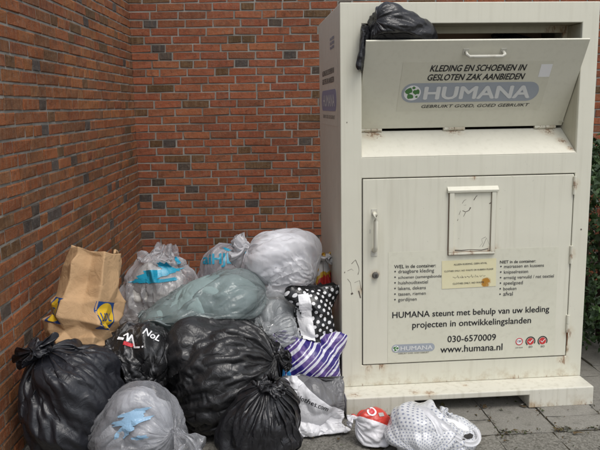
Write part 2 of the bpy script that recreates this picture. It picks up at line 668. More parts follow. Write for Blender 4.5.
# left wall: local x runs from the corner towards the camera, face towards +EX
make_wall('brick_wall', 'orange brown brick wall along the left side, receding to the corner', CORNER - EY * 3.9, WA + math.pi / 2, True, 0.0, 3.9,
          [M_BRICK_L, M_BRICK_GREY, M_BRICK_OLIVE], 11, lambda q: q[1] > 250 and q[0] > 20 + (450 - q[1]) * .4)

# ------------------------------------------------------------------ text helper
_tc = {}


def text_mesh(body, bold=0.0, shear=0.0, space=1.0):
    cu = bpy.data.curves.new('lettering', 'FONT')
    cu.body = body
    cu.size = 1.0
    cu.shear = shear
    cu.space_character = space
    cu.resolution_u = 3
    o = bpy.data.objects.new('lettering', cu)
    COL.objects.link(o)
    dg = bpy.context.evaluated_depsgraph_get()
    dg.update()
    me = bpy.data.meshes.new_from_object(o.evaluated_get(dg))
    bpy.data.objects.remove(o)
    bpy.data.curves.remove(cu)
    if bold > .003:                      # heavier strokes: the same outline laid twice more, a hair apart
        V = [tuple(v.co) for v in me.vertices]
        F = [tuple(p.vertices) for p in me.polygons]
        n = len(V)
        me = bpy.data.meshes.new('lettering')
        W_, Q_ = [], []
        for k, (dx, dy) in enumerate(((-bold, 0), (bold, 0), (0, bold * .7), (0, -bold * .7))):
            W_ += [(v[0] + dx, v[1] + dy, .0001 * k) for v in V]
            Q_ += [tuple(i + n * k for i in f) for f in F]
        me.from_pydata(W_, [], Q_)
    return me


def lettering(body, x, y, width, mat, parent, bold=0.012, shear=0.0, z=.0012, height=None, space=1.0, name='lettering'):
    """text lying in the parent's local XY plane, starting at x on baseline y, fitted to width"""
    me = text_mesh(body, bold, shear, space)
    xs = [v.co.x for v in me.vertices]
    ys = [v.co.y for v in me.vertices]
    s = width / (max(xs) - min(xs))
    sy = s if height is None else height / max(ys)
    x0 = min(xs)
    for v in me.vertices:
        v.co = ((v.co.x - x0) * s + x, v.co.y * sy + y, z + v.co.z)
    me.name = name
    me.materials.clear()
    me.materials.append(mat)
    return link(bpy.data.objects.new(name, me), parent)


def plate(name, x0, x1, y0, y1, z, mat, parent, round_=0.0, thick=.0006, n=8):
    """thin flat plate in the parent's local XY plane"""
    pts = []
    rr = min(round_, (x1 - x0) / 2 - 1e-5, (y1 - y0) / 2 - 1e-5)
    if rr <= 0:
        pts = [(x0, y0), (x1, y0), (x1, y1), (x0, y1)]
    else:
        for (cx, cy, a0) in ((x1 - rr, y0 + rr, -90), (x1 - rr, y1 - rr, 0), (x0 + rr, y1 - rr, 90), (x0 + rr, y0 + rr, 180)):
            for k in range(n + 1):
                a = R(a0 + 90 * k / n)
                pts.append((cx + rr * math.cos(a), cy + rr * math.sin(a)))
    m = len(pts)
    V = [(p[0], p[1], z) for p in pts] + [(p[0], p[1], z - thick) for p in pts]
    F = [tuple(range(m))] + [((i + 1) % m, i, m + i, m + (i + 1) % m) for i in range(m)]
    return mesh_obj(name, V, F, mat, parent)


def globe(x, y, rad, z, parent):
    g = plate('globe_emblem', x - rad, x + rad, y - rad, y + rad, z, M_WHITEP, parent, rad, n=8)
    r = random.Random(4)
    V, F = [], []
    for (cx, cy, s) in ((-.42, .35, .5), (-.15, -.45, .42), (.42, .12, .42), (.1, .7, .2), (.55, -.5, .18)):
        b = len(V)
        n = 11
        for k in range(n):
            a = 2 * math.pi * k / n
            q = s * r.uniform(.6, 1.15)
            px, py = cx + q * math.cos(a), cy + q * math.sin(a)
            d = math.hypot(px, py)
            if d > .96: px, py = px / d * .96, py / d * .96
            V.append((x + px * rad, y + py * rad, z + .0005))
        F.append(tuple(range(b, b + n)))
    mesh_obj('emblem_land', V, F, M_GREEN, parent)


# ------------------------------------------------------------------ container
CT = empty('clothing_container', (0, 0, 0))
tag(CT, 'large cream painted metal clothing donation container with open flap and rusty edges', 'container')
Wd, H, D, PH = 1.25, 1.9715, 0.887, 0.098
T = .02
bm = bmesh.new()
fx = [0, .102, 1.167, Wd]
fz = [PH, .2085, 1.155, 1.256, 1.875, H]
fv = {(i, k, y): bm.verts.new((fx[i], (0, T)[y], fz[k])) for i in range(4) for k in range(6) for y in (0, 1)}
solid = {(i, k) for i in range(3) for k in range(5)} - {(1, 1), (1, 3)}
for (i, k) in solid:
    bm.faces.new([fv[i, k, 0], fv[i + 1, k, 0], fv[i + 1, k + 1, 0], fv[i, k + 1, 0]])
    bm.faces.new([fv[i, k + 1, 1], fv[i + 1, k + 1, 1], fv[i + 1, k, 1], fv[i, k, 1]])
    for (di, dk, p, q) in ((-1, 0, (i, k), (i, k + 1)), (1, 0, (i + 1, k), (i + 1, k + 1)), (0, -1, (i, k), (i + 1, k)), (0, 1, (i, k + 1), (i + 1, k + 1))):
        if (i + di, k + dk) not in solid:
            bm.faces.new([fv[(*p, 0)], fv[(*q, 0)], fv[(*q, 1)], fv[(*p, 1)]])
bm_obj('front_frame', bm, M_PAINT, CT, bevel=.004, seg=3)
boxes('side_panel', [(.0015, .018, T, D, PH, H - .0015)], M_SIDE, CT)
boxes('side_panel', [(Wd - .018, Wd - .0015, T, D, PH, H - .0015)], M_SIDE, CT)
boxes('back_panel', [(.018, Wd - .018, D - .018, D - .001, PH, H - .0015)], M_SIDE, CT)
boxes('roof_panel', [(.018, Wd - .018, T, D - .018, H - .02, H - .0015)], M_SIDE, CT)
boxes('floor_panel', [(.018, Wd - .018, T, D - .018, PH, PH + .012)], M_INSIDE, CT, bevel=0)
boxes('inner_lining', [(.03, Wd - .03, D - .05, D - .03, .12, H - .03)], M_INSIDE, CT, bevel=0)
boxes('inner_flap', [(.13, 1.14, .40, .412, 1.40, 1.90)], flat_mat('brown_board', (.34, .235, .17), .7), CT, bevel=.002)
# chute recess
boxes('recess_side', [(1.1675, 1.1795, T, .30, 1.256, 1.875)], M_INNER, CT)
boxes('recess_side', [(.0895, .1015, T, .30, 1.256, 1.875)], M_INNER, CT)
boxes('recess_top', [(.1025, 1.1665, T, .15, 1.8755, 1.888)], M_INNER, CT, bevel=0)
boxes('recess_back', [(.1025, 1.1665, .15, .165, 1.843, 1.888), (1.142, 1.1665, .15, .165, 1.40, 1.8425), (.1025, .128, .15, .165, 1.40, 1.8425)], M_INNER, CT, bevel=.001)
mesh_obj('chute_slope', [(.103, -.0005, 1.2562), (1.1665, -.0005, 1.2562), (1.1665, .178, 1.3725), (.103, .178, 1.3725),
                         (.103, .012, 1.245), (1.1665, .012, 1.245), (1.1665, .19, 1.358), (.103, .19, 1.358)],
         [(0, 1, 2, 3), (7, 6, 5, 4), (0, 4, 5, 1), (2, 6, 7, 3), (1, 5, 6, 2), (3, 7, 4, 0)], M_SLOPE, CT)
# plinth with fork pockets
bm = bmesh.new()
PF = .143
prof = [(0, 0), (.338, 0), (.338, .068), (.918, .068), (.918, 0), (Wd, 0), (Wd, PH - .0005), (0, PH - .0005)]
fr = [bm.verts.new((x, -PF, z)) for x, z in prof]
bk = [bm.verts.new((x, -PF + .42, z)) for x, z in prof]
bm.faces.new(fr)
bm.faces.new(bk[::-1])
for i in range(8):
    bm.faces.new((fr[i], fr[(i + 1) % 8], bk[(i + 1) % 8], bk[i]))
bm_obj('plinth', bm, M_PLINTH, CT, bevel=.005)
boxes('rear_skid', [(0.002, .338, .60, D, 0, PH - .001)], M_PLINTH, CT)
boxes('rear_skid', [(.918, Wd - .002, .60, D, 0, PH - .001)], M_PLINTH, CT)

# door
dx0, dx1, dz0, dz1 = .1065, 1.1615, .2135, 1.1505
door = boxes('door', [(dx0, dx1, -.0035, .014, dz0, dz1)], M_DOOR, CT, bevel=.003)
boxes('door_seal', [(.1022, dx0 - .0005, .006, .012, .209, 1.1545), (dx1 + .0005, 1.1668, .006, .012, .209, 1.1545), (dx0, dx1, .006, .012, dz1 + .0005, 1.1545), (dx0, dx1, .006, .012, .209, dz0 - .0005)], M_DARK, CT, bevel=0)
boxes('slot_frame', [(.532, .556, -.017, -.0036, .777, 1.075), (.744, .766, -.017, -.0036, .777, 1.075), (.532, .766, -.0175, -.0036, .7655, .7765)], M_DOOR, door, bevel=.002)
mesh_obj('slot_hood', [(.522, -.0036, 1.104), (.776, -.0036, 1.104), (.776, -.021, 1.086), (.522, -.021, 1.086), (.522, -.0036, 1.076), (.776, -.0036, 1.076), (.776, -.019, 1.076), (.522, -.019, 1.076)],
         [(0, 3, 2, 1), (3, 7, 6, 2), (4, 5, 6, 7), (0, 4, 7, 3), (1, 2, 6, 5)], M_PAINT, door)
M_RUSTLINE = flat_mat('rust_line', (.12, .06, .03), .9)
for q in ((.5295, .5315, .766, 1.075), (.7665, .7690, .766, 1.075), (.530, .768, .7625, .7650), (.5566, .558, .778, 1.075), (.742, .7434, .778, 1.075), (.557, .743, .777, .7795)):
    boxes('rust_line', [(q[0], q[1], -.0078, -.0037, q[2], q[3])], M_RUSTLINE, door, bevel=0)
boxes('slot_plate', [(.5565, .7435, -.0068, -.0036, .777, 1.0755)], M_DOOR, door, bevel=.001)


M_SCR = flat_mat('chipped_metal', (0.13, 0.11, 0.09), 0.8)


def scratch(pts, wdt, parent, y, name='scratch', mat=None):
    mat = mat or M_SCR
    V, F = [], []
    r = random.Random(int(pts[0][0] * 1e4))
    for i, (x, z) in enumerate(pts):
        a = pts[min(i + 1, len(pts) - 1)]
        b = pts[max(i - 1, 0)]
        d = Vector((a[0] - b[0], a[1] - b[1])).normalized()
        w = wdt * r.uniform(.3, 1.0)
        V += [(x - d.y * w, y, z + d.x * w), (x + d.y * w, y, z - d.x * w)]
    for i in range(len(pts) - 1):
        F.append((2 * i, 2 * i + 1, 2 * i + 3, 2 * i + 2))
    return mesh_obj(name, V, F, mat, parent)


for pts, w in (([(.655, 1.035), (.664, 1.05), (.672, 1.058)], .003), ([(.60, .985), (.615, .978), (.632, .985), (.64, 1.0)], .004), ([(.605, .955), (.615, .975)], .0016), ([(.597, 1.02), (.607, 1.035), (.617, 1.04)], .0013),
               ([(.583, .965), (.59, .985)], .0014), ([(.575, .935), (.579, .945)], .002), ([(.69, .80), (.705, .82), (.70, .84), (.72, .85)], .0013), ([(.705, .80), (.725, .845), (.74, .81)], .0013), ([(.733, 1.015), (.742, 1.02)], .004),
               ([(.565, .787), (.60, .785), (.64, .788), (.70, .784), (.735, .79)], .0035)):
    scratch(pts, w, door, -.0072)
for pts, w in (([(.05, .735), (.07, .755), (.085, .72), (.088, .70), (.082, .68)], .0018), ([(.03, .66), (.045, .64), (.05, .60), (.052, .585)], .0014), ([(.05, .588), (.054, .58)], .006), ([(.03, .70), (.05, .71), (.06, .70)], .0012),
               ([(.065, .64), (.09, .65), (.099, .60)], .0015), ([(.085, .598), (.095, .56)], .004), ([(.03, 1.42), (.031, 1.426)], .003), ([(.015, .69), (.017, .697)], .002), ([(1.21, .87), (1.216, .873)], .005)):
    scratch(pts, w, CT, -.0007)
# door handle, lock, hinges
hp = [(.162, -.004, .985), (.162, -.035, .98), (.162, -.042, .95), (.162, -.042, .83), (.162, -.03, .805), (.162, -.004, .80)]
V, F = tube_mesh(hp, .011, 8)
hd = mesh_obj('door_handle', V, F, M_PAINT, door, True)
boxes('handle_plate', [(.146, .178, -.0065, -.0036, .77, .80)], M_STEEL, hd, bevel=.001)
boxes('handle_plate', [(.148, .176, -.0065, -.0036, .975, 1.005)], M_STEEL, hd, bevel=.001)
bm = bmesh.new()
bmesh.ops.create_cone(bm, cap_ends=True, segments=20, radius1=.017, radius2=.013, depth=.02, matrix=Matrix.Translation((.168, -.0135, .675)) @ Matrix.Rotation(R(90), 4, 'X'))
lk = bm_obj('door_lock', bm, flat_mat('lock_metal', (.10, .095, .085), .5), door, bevel=.002)
boxes('keyhole', [(.165, .171, -.0242, -.0236, .668, .682)], M_DARK, lk, bevel=0)
boxes('latch_scar', [(.138, .146, -.0042, -.0036, .885, .905)], M_STEEL, door, bevel=0)
for z in (1.095, .745, .385):
    V, F = tube_mesh([(1.1642, -.008, z - .045), (1.1642, -.008, z - .0008)], .0085, 10)
    h = mesh_obj('door_hinge', V, F, M_PAINT, CT, False)
    V, F = tube_mesh([(1.1642, -.008, z + .0008), (1.1642, -.008, z + .045)], .0085, 10)
    mesh_obj('hinge_knuckle', V, F, M_PAINT, h, False)
    if z < .5:
        scratch([(1.166, z - .05), (1.169, z - .08), (1.168, z - .12)], .006, CT, -.0008, 'rust_run', flat_mat('rust', (.13, .05, .018), .9))

# big sticker on the door (local x -> x, local y -> z, local z -> towards the viewer)
stk = plate('door_sticker', .232, 1.10, .217, .787, .0, M_STICK, door)
stk.rotation_euler = (R(90), 0, 0)
stk.location = (0, -.0045, 0)
TXT = [('WEL in de container:', .262, .706, .21, .014, M_INK), ('NIET in de container:', .798, .712, .185, .014, M_INK),
       ('HUMANA steunt met behulp van uw kleding', .254, .452, .81, .014, M_INK), ('projecten in ontwikkelingslanden', .356, .396, .615, .014, M_INK),
       ('030-6570009', .538, .313, .252, .012, M_INK), ('www.humana.nl', .502, .259, .324, .014, M_INK)]
for s, w in (('draagbare kleding', .18), ('schoenen (samengebonden)', .235), ('huishoudtextiel', .15), ('lakens, dekens', .14), ('tassen, riemen', .14), ('gordijnen', .094)):
    TXT.append((s, .283, .681 - .0287 * len([1 for q in TXT if q[1] == .283]), w, .004, M_INK_FAINT))
for s, w in (('matrassen en kussens', .206), ('knipselresten', .125), ('ernstig vervuild / nat textiel', .26), ('speelgoed', .1), ('boeken', .068), ('afval', .05)):
    TXT.append((s, .82, .688 - .0287 * len([1 for q in TXT if q[1] == .82]), w, .004, M_INK_FAINT))
for s, x, y, w, b, m in TXT:
    lettering(s, x, y, w, m, stk, b)
    if m is M_INK_FAINT:
        plate('bullet', x - .02, x - .012, y + .005, y + .013, .0012, m, stk, .004, n=3)
plate('logo_pill', .252, .473, .270, .312, .0010, M_PILL, stk, .021)
lettering('HUMANA', .297, .280, .165, M_PILL_TXT, stk, .02, z=.0018, height=.022)
globe(.274, .291, .016, .0016, stk)
lettering('GEBRUIKT GOED, GOED GEBRUIKT', .285, .2605, .16, M_INK_FAINT, stk, 0, .2)


def ring(name, x, y, r0, r1, a0, a1, z, mat, parent, n=24):
    V, F = [], []
    for k in range(n + 1):
        a = R(a0 + (a1 - a0) * k / n)
        V += [(x + r0 * math.cos(a), y + r0 * math.sin(a), z), (x + r1 * math.cos(a), y + r1 * math.sin(a), z)]
    for k in range(n):
        F.append((2 * k, 2 * k + 1, 2 * k + 3, 2 * k + 2))
    return mesh_obj(name, V, F, mat, parent)


b1 = plate('round_badge', .893, .933, .280, .320, .0012, M_WHITEP, stk, .02)
ring('badge_ring', .913, .300, .015, .0195, 0, 360, .0016, M_REDP, stk)
lettering('CBF', .901, .2965, .024, M_INK_FAINT, stk, .01, z=.0016)
for bx in (.972, 1.036):
    ring('badge_ring', bx, .298, .021, .026, -30, 230, .0012, M_INK, stk)
    plate('round_badge', bx - .018, bx + .018, .280, .316, .0012, M_REDP, stk, .018)
    scratch([(bx - .010, .300), (bx - .003, .291), (bx + .012, .308)], .003, stk, 0, 'check_mark', M_WHITEP)
    ck = [o for o in bpy.data.objects if o.name.startswith('check_mark')][-1]
    ck.rotation_euler = (R(-90), 0, 0)
    ck.location = (0, 0, .0022)
    lettering('ISO', bx - .008, .264, .02, M_INK_FAINT, stk, .01)
for bx in (.905,):
    lettering('CBF-KEUR', bx - .012, .264, .04, M_INK_FAINT, stk, 0)
# yellowed label
yl = plate('yellow_label', 0, .277, 0, .143, 0, M_YELLOW, door)
yl.rotation_euler = (R(90), R(-1.0), 0)
yl.location = (.504, -.0062, .592)
lettering('ALLEEN KLEDING, GEEN AFVAL', .06, .118, .17, M_INK_FAINT, yl, .004)
lettering('CLOTHES ONLY, NO WASTE OR RUBBISH PLEASE', .012, .086, .25, M_INK_FAINT, yl, .004)
lettering('CLOTHES ONLY, NO WASTE', .055, .020, .16, M_INK_FAINT, yl, .004)
r_ = random.Random(2)
x = .055
while x < .225:
    w = r_.uniform(.008, .02)
    pts = [(x + w * k / 5, .055 + .004 * math.sin(k * 1.9 + x * 90) + (.008 if k in (0,) else 0)) for k in range(6)]
    o = scratch(pts, .0011, yl, 0, 'lettering', M_INK_FAINT)
    o.rotation_euler = (R(-90), 0, 0)
    o.location = (0, 0, .0012)
    x += w + .004

# flap: local x along the hinge, local y up the flap, local z outwards
vdir = Vector((0, -.26, .41)).normalized()
ndir = Vector((1, 0, 0)).cross(vdir)
if ndir.y > 0: ndir = -ndir
FM = Matrix(((1, 0, 0), vdir, ndir)).transposed().to_4x4()
flap = boxes('flap', [(.004, 1.062, .004, .484, -.006, .006)], M_FLAP, CT, bevel=.0025)
flap.matrix_local = Matrix.Translation((.102, .172, 1.384)) @ FM
film = plate('flap_sticker', .19, .918, .105, .374, .0068, M_STICK_FLAP, flap, thick=.0005)
for s, x, y, w, b, sh in (('KLEDING EN SCHOENEN IN', .323, .325, .468, .024, .22), ('GESLOTEN ZAK AANBIEDEN', .318, .277, .476, .024, .22), ('GEBRUIKT GOED, GOED GEBRUIKT', .312, .124, .545, .004, .22)):
    lettering(s, x, y, w, M_INK, film, b, sh, z=.0080, height=.033 if b > .01 else .017)
plate('logo_pill', .203, .885, .155, .262, .0076, M_PILL, film, .053)
lettering('HUMANA', .312, .174, .535, M_PILL_TXT, film, .035, z=.0086, height=.07)
globe(.256, .209, .041, .0082, film)
plate('blank_label', .860, .916, .288, .356, .0078, M_WHITEP, film)
hb = tube_mesh([(.478, .425, .006), (.478, .425, .034), (.49, .417, .038), (.645, .417, .038), (.657, .425, .034), (.657, .425, .006)], .008, 8)
fh = mesh_obj('flap_handle', hb[0], hb[1], M_STEEL, flap, True)
for hx in (.478, .657):
    bm = bmesh.new()
    box(bm, hx - .014, hx + .014, .408, .442, .0062, .0095)
    bm_obj('handle_plate', bm, M_STEEL, fh, bevel=.001)
for hx in (.075, .50, .975):
    V, F = tube_mesh([(hx - .055, -.004, .004), (hx - .001, -.004, .004)], .0095, 10)
    h = mesh_obj('flap_hinge', V, F, M_PAINT, flap)
    V, F = tube_mesh([(hx + .001, -.004, .004), (hx + .055, -.004, .004)], .0095, 10)
    mesh_obj('hinge_knuckle', V, F, M_PAINT, h)
# side print on the left panel (local x -> -y, local y -> z, local z -> -x)
sp = plate('side_sticker', -.80, -.10, 1.40, 1.74, 0, M_SIDE, CT, thick=.0004)
sp.matrix_local = Matrix.Translation((-.0002, 0, 0)) @ Matrix(((0, 0, -1, .0008), (-1, 0, 0, 0), (0, 1, 0, 0), (0, 0, 0, 1)))
lettering('KLEDING EN SCHOENEN IN', -.72, 1.665, .5, M_INK_FAINT, sp, .012, .2, height=.028)
lettering('GESLOTEN ZAK AANBIEDEN', -.72, 1.62, .5, M_INK_FAINT, sp, .012, .2, height=.028)
plate('logo_pill', -.76, -.14, 1.475, 1.585, .001, M_BLUEP, sp, .055)
lettering('HUMANA', -.68, 1.50, .48, M_PILL_TXT, sp, .03, z=.0018, height=.06)
lettering('GEBRUIKT GOED, GOED GEBRUIKT', -.7, 1.435, .5, M_INK_FAINT, sp, .0, .2, height=.018)
for k in range(3):
    lettering('030-6570009', -.37, 1.83 - .022 * k, .16, M_BLUEP, sp, .02, height=.015)

# ------------------------------------------------------------------ bags: wrinkled film by relaxation
BODIES = []       # ellipsoids of bags already laid down (for contact)
PLANES = [(Vector((EX.x, EX.y, 0)), EX.dot(CORNER) + .006), (-EY, -EY.dot(CORNER) + .006), (Vector((0, 0, 1)), .0015)]


def ell(c, s, rot=(0, 0, 0)):
    from mathutils import Euler
    m = np.array(Euler([R(a) for a in rot]).to_matrix())
    return np.array(c, float), np.array(s, float), m


def ray_radius(c, dirs, ells):
    """far hit distance from c along dirs through the union of ellipsoids"""
    best = np.full(dirs.shape[:-1], 0.0)
    for (ec, es, em) in ells:
        o = ((c - ec) @ em) / es
        d = (dirs @ em) / es
        A = (d * d).sum(-1)
        B = (d * o).sum(-1)
        C = (o * o).sum() - 1
        disc = B * B - A * C
        t = np.where(disc > 0, (-B + np.sqrt(np.maximum(disc, 0))) / A, 0)
        best = np.maximum(best, t)
    return best


def blur(a, n, ax_wrap=1):
    for _ in range(n):
        a = (a + np.roll(a, 1, 1) + np.roll(a, -1, 1)) / 3
        b = a.copy()
        b[1:-1] = (a[:-2] + a[1:-1] + a[2:]) / 3
        a = b
    return a


def snoise(Mr, N, r, kmin, kmax, drift=3.0, n=10):
    """sum of angular waves whose phase drifts along the rows: long pleats"""
    ph = np.arange(N) / N * 2 * np.pi
    v = np.linspace(0, 1, Mr)[:, None]
    out = np.zeros((Mr, N))
    for _ in range(n):
        k = r.integers(kmin, kmax + 1)
        a = r.uniform(0, 6.28)
        d = r.normal(0, drift)
        env = .5 + .5 * np.sin(r.uniform(2, 9) * v + r.uniform(0, 6.28) + ph[None, :] * r.integers(0, 3))
        out += env * np.sin(k * ph[None, :] + a + d * v)
    return out / math.sqrt(n)


def constrain(A, B, L, ks, kc):
    d = B - A
    l = np.sqrt(np.einsum('ijk,ijk->ij', d, d)) + 1e-9
    e = (l - L) / l
    e = np.where(e > 0, e * ks, e * kc) * .5
    c = d * e[..., None]
    A += c
    B -= c


def tube_obj(name, P, mat, parent=None, close=(True, True), subdiv=1, vscale=1.0):
    Mr, N = P.shape[:2]
    V = P.reshape(-1, 3)
    F = []
    for i in range(Mr - 1):
        for j in range(N):
            k = (j + 1) % N
            F.append((i * N + j, i * N + k, (i + 1) * N + k, (i + 1) * N + j))
    nq = len(F)
    extra = []
    if close[0]:
        V = np.vstack([V, P[0].mean(0)[None]])
        F += [(j, len(V) - 1, (j + 1) % N) for j in range(N)]
    if close[1]:
        V = np.vstack([V, P[-1].mean(0)[None]])
        F += [((Mr - 1) * N + (j + 1) % N, len(V) - 1, (Mr - 1) * N + j) for j in range(N)]
    o = mesh_obj(name, V, F, mat, parent, True)
    uv = o.data.uv_layers.new(name='UVMap')
    buf = np.zeros((len(o.data.loops), 2), np.float32)
    li = 0
    for f, poly in enumerate(F):
        if f < nq:
            i, j = f // N, f % N
            buf[li:li + 4] = ((j / N, i / (Mr - 1)), ((j + 1) / N, i / (Mr - 1)), ((j + 1) / N, (i + 1) / (Mr - 1)), (j / N, (i + 1) / (Mr - 1)))
        li += len(poly)
    uv.data.foreach_set('uv', buf.ravel())
    if subdiv:
        s = o.modifiers.new('smooth', 'SUBSURF')
        s.levels = subdiv
        s.render_levels = subdiv
    return o


def frame_of(a):
    a = np.array(a, float)
    a /= np.linalg.norm(a)
    e1 = np.cross(a, [0.13, -.9, .4])
    e1 /= np.linalg.norm(e1)
    return a, e1, np.cross(a, e1)


def knot_bag(ells, axis, seed, N=120, Mb=66, tail=.09, flare=.05, e0=.07, e1=.9, em=.035, amp=.006, neck=.017, lift=.03, droop=(0, 0, 0), steps=90, kmin=8, kmax=26, grav=.0005, center=None, others=None, kc=.55, spread=.55, bend=.25, suck=.0, lumps=0, fine=2, crease=1.0, twist=3.0, planes=PLANES, lk=.95, lsize=.7):
    """film tied round a lumpy filling; returns rows x columns x 3"""
    r = np.random.default_rng(seed)
    shape = ells
    if lumps: ells = lumpy(ells, seed, lumps, lk, lsize)
    a, u, w = frame_of(axis)
    c = np.array(center if center is not None else np.mean([e[0] for e in shape], 0), float)
    ph = np.arange(N) / N * 2 * np.pi
    th = np.linspace(.05, np.pi - .16, Mb)
    dirs = (np.sin(th)[:, None, None] * (np.cos(ph)[None, :, None] * u + np.sin(ph)[None, :, None] * w) - np.cos(th)[:, None, None] * a)
    rad = ray_radius(c, dirs, ells)
    rad = np.maximum(rad, np.maximum(blur(rad, 4), .4 * rad.max()) * .0 + rad)
    rad = np.maximum(blur(rad, 3), rad * .985)
    P = c + dirs * rad[..., None] * 1.012
    top = ray_radius(c, a[None, :], ells)[0]
    K = c + a * (top + lift)
    # pull the last rows towards the neck
    for q in range(7):
        t = ((q + 1) / 7) ** 1.3
        i = Mb - 7 + q
        ringp = K + (np.cos(ph)[:, None] * u + np.sin(ph)[:, None] * w) * neck - a * .012
        P[i] = P[i] * (1 - t) + ringp * t
    Tl = max(4, int(tail / .008))
    td = a + np.array(droop)
    td /= np.linalg.norm(td)
    rows = []
    for q in range(Tl):
        t = (q + 1) / Tl
        dd = a * (1 - t) + td * t
        dd /= np.linalg.norm(dd)
        rr = neck * .8 + flare * t ** .8
        ruf = 1 + .45 * t * np.sin(5 * ph + 1.3) + .35 * t * np.sin(9 * ph + seed)
        rows.append(K + dd * tail * t * (1 + .25 * np.sin(3 * ph + seed) * t)[:, None] + (np.cos(ph)[:, None] * u + np.sin(ph)[:, None] * w) * (rr * ruf)[:, None])
    P = np.concatenate([P, np.array(rows)])
    Mr = P.shape[0]
    lc = np.sqrt(((np.roll(P, -1, 1) - P) ** 2).sum(-1)).mean(1)
    lmax = lc[:Mb].max()
    v = np.concatenate([th / np.pi, np.full(Tl, 1.0)])
    ex = e0 + e1 * np.clip((v - spread) / (1 - spread), 0, 1) ** 1.5
    Lc = np.minimum(lc * (1 + ex), lmax * (1 + e0) * .9)
    Lc = np.maximum(Lc, lc * (1 + e0 * .5))
    Lc[Mb:] = lc[Mb:] * 1.35
    Lm = np.sqrt(((P[1:] - P[:-1]) ** 2).sum(-1)).mean(1) * (1 + em)
    nrm = P - c
    nrm /= np.linalg.norm(nrm, axis=-1, keepdims=True)
    nz = snoise(Mr, N, r, kmin, kmax) + .5 * blur(r.normal(0, 1, (Mr, N)), 2) * 2
    wgt = np.clip(np.sin(np.clip(v, 0, 1) * np.pi) * 1.2 + .25, 0, 1)
    P = P + nrm * (nz * amp * wgt[:, None])[..., None]
    oth = BODIES if others is None else others
    lo, hi = P.reshape(-1, 3).min(0) - .1, P.reshape(-1, 3).max(0) + .1
    near = [(ec, es + .004, em_) for (ec, es, em_) in oth if np.all(ec + es.max() > lo) and np.all(ec - es.max() < hi)]
    pin = [Mb - 1, Mb]
    return relax2(P, Lc, Lm, ells, near, steps, grav, kc, pin, bend, suck, fine, crease, twist, seed, planes)


def upsample(P):
    Mr, N = P.shape[:2]
    Q = np.zeros((Mr, N * 2, 3), P.dtype)
    Q[:, 0::2] = P
    Q[:, 1::2] = (-np.roll(P, 1, 1) + 9 * P + 9 * np.roll(P, -1, 1) - np.roll(P, -2, 1)) / 16
    O = np.zeros((Mr * 2 - 1, N * 2, 3), P.dtype)
    O[0::2] = Q
    O[1::2] = (Q[:-1] + Q[1:]) / 2
    O[3:-3:2] = (-Q[:-3] + 9 * Q[1:-2] + 9 * Q[2:-1] - Q[3:]) / 16
    return O


def facets(Mr, N, r, na, nb, twist, warp=.45):
    """crumple field: random heights on a triangle lattice, linear in between, so flat facets meet in sharp folds"""
    u = np.arange(N)[None, :] / N
    v = np.linspace(0, 1, Mr)[:, None]
    w1 = snoise(Mr, N, r, 1, 6, 6.0, 6) * warp
    w2 = snoise(Mr, N, r, 1, 6, 6.0, 6) * warp
    a = u * na + twist * v + w1 * .8
    b = v * nb + w2 * .55 + 7
    i, j = np.floor(a).astype(int), np.floor(b).astype(int)
    fx, fy = a - i, b - j
    H = r.normal(0, 1, (na, nb + 16))
    g = lambda p, q: H[p % na, q % (nb + 16)]
    h00, h10, h01, h11 = g(i, j), g(i + 1, j), g(i, j + 1), g(i + 1, j + 1)
    return np.where(fx + fy < 1, h00 + fx * (h10 - h00) + fy * (h01 - h00), h11 + (1 - fx) * (h01 - h11) + (1 - fy) * (h10 - h11))


def relax2(P, Lc, Lm, ells, near, steps, grav, kc, pin, bend, suck=0.0, fine=5, crease=1.0, twist=3.0, seed=0, planes=PLANES):
    """coarse drape, then twice the resolution with folds and creases, then a short settling"""
    r = np.random.default_rng(seed + 500)
    P = relax(P.astype(np.float32), Lc, Lm, ells, near, steps, grav, kc, pin, bend, suck=suck, planes=planes)
    P = upsample(P)
    Mr, N = P.shape[:2]
    nrm = np.cross(np.roll(P, -1, 1) - np.roll(P, 1, 1), np.gradient(P, axis=0))
    nrm /= np.linalg.norm(nrm, axis=-1, keepdims=True) + 1e-9
    if ((P - P.reshape(-1, 3).mean(0)) * nrm).sum() < 0: nrm = -nrm
    circ = float(Lc.max()) * len(P[0]) / 2
    length = float(Lm.sum())
    k = lambda d, lo=5: max(lo, int(round(circ / d)))
    m = lambda d: max(3, int(round(length / d)))
    tw = twist * circ
    h = (.021 * facets(Mr, N, r, k(.17), m(.20), twist * .5) + .0085 * facets(Mr, N, r, k(.060), m(.17), tw / .6)
         + .0050 * facets(Mr, N, r, k(.030), m(.13), tw / .35, .9) + .0042 * facets(Mr, N, r, k(.022), m(.09), -tw / .8, .9)
         + .0024 * facets(Mr, N, r, k(.015), m(.035), -tw / .5, .9))
    # the folds come and go over the bag
    env = np.clip(.75 + .6 * facets(Mr, N, r, k(.22, 4), m(.2), twist), .25, 1.5)
    h = h * (.35 + .65 * env)
    loc = np.sqrt(((np.roll(P, -1, 1) - P) ** 2).sum(-1)).mean(1)
    wgt = np.clip(loc / (loc.max() * .75), .06, 1)
    if pin is not None:
        wgt[2 * pin[-1]:] = .35
    P = P + nrm * (h * crease * wgt[:, None])[..., None]
    Lc2 = np.interp(np.arange(Mr) / 2, np.arange(len(Lc)), Lc) / 2 * 1.03
    Lm2 = np.repeat(Lm, 2) / 2 * 1.02
    inner = [(c, s_ * .90 - .004, m_) for c, s_, m_ in ells]
    pin2 = None if pin is None else [2 * pin[0], 2 * pin[0] + 1, 2 * pin[-1]]
    return relax(P.astype(np.float32), Lc2, Lm2, inner, near, fine, grav * .3, .02, pin2, .0, its=1, planes=planes)


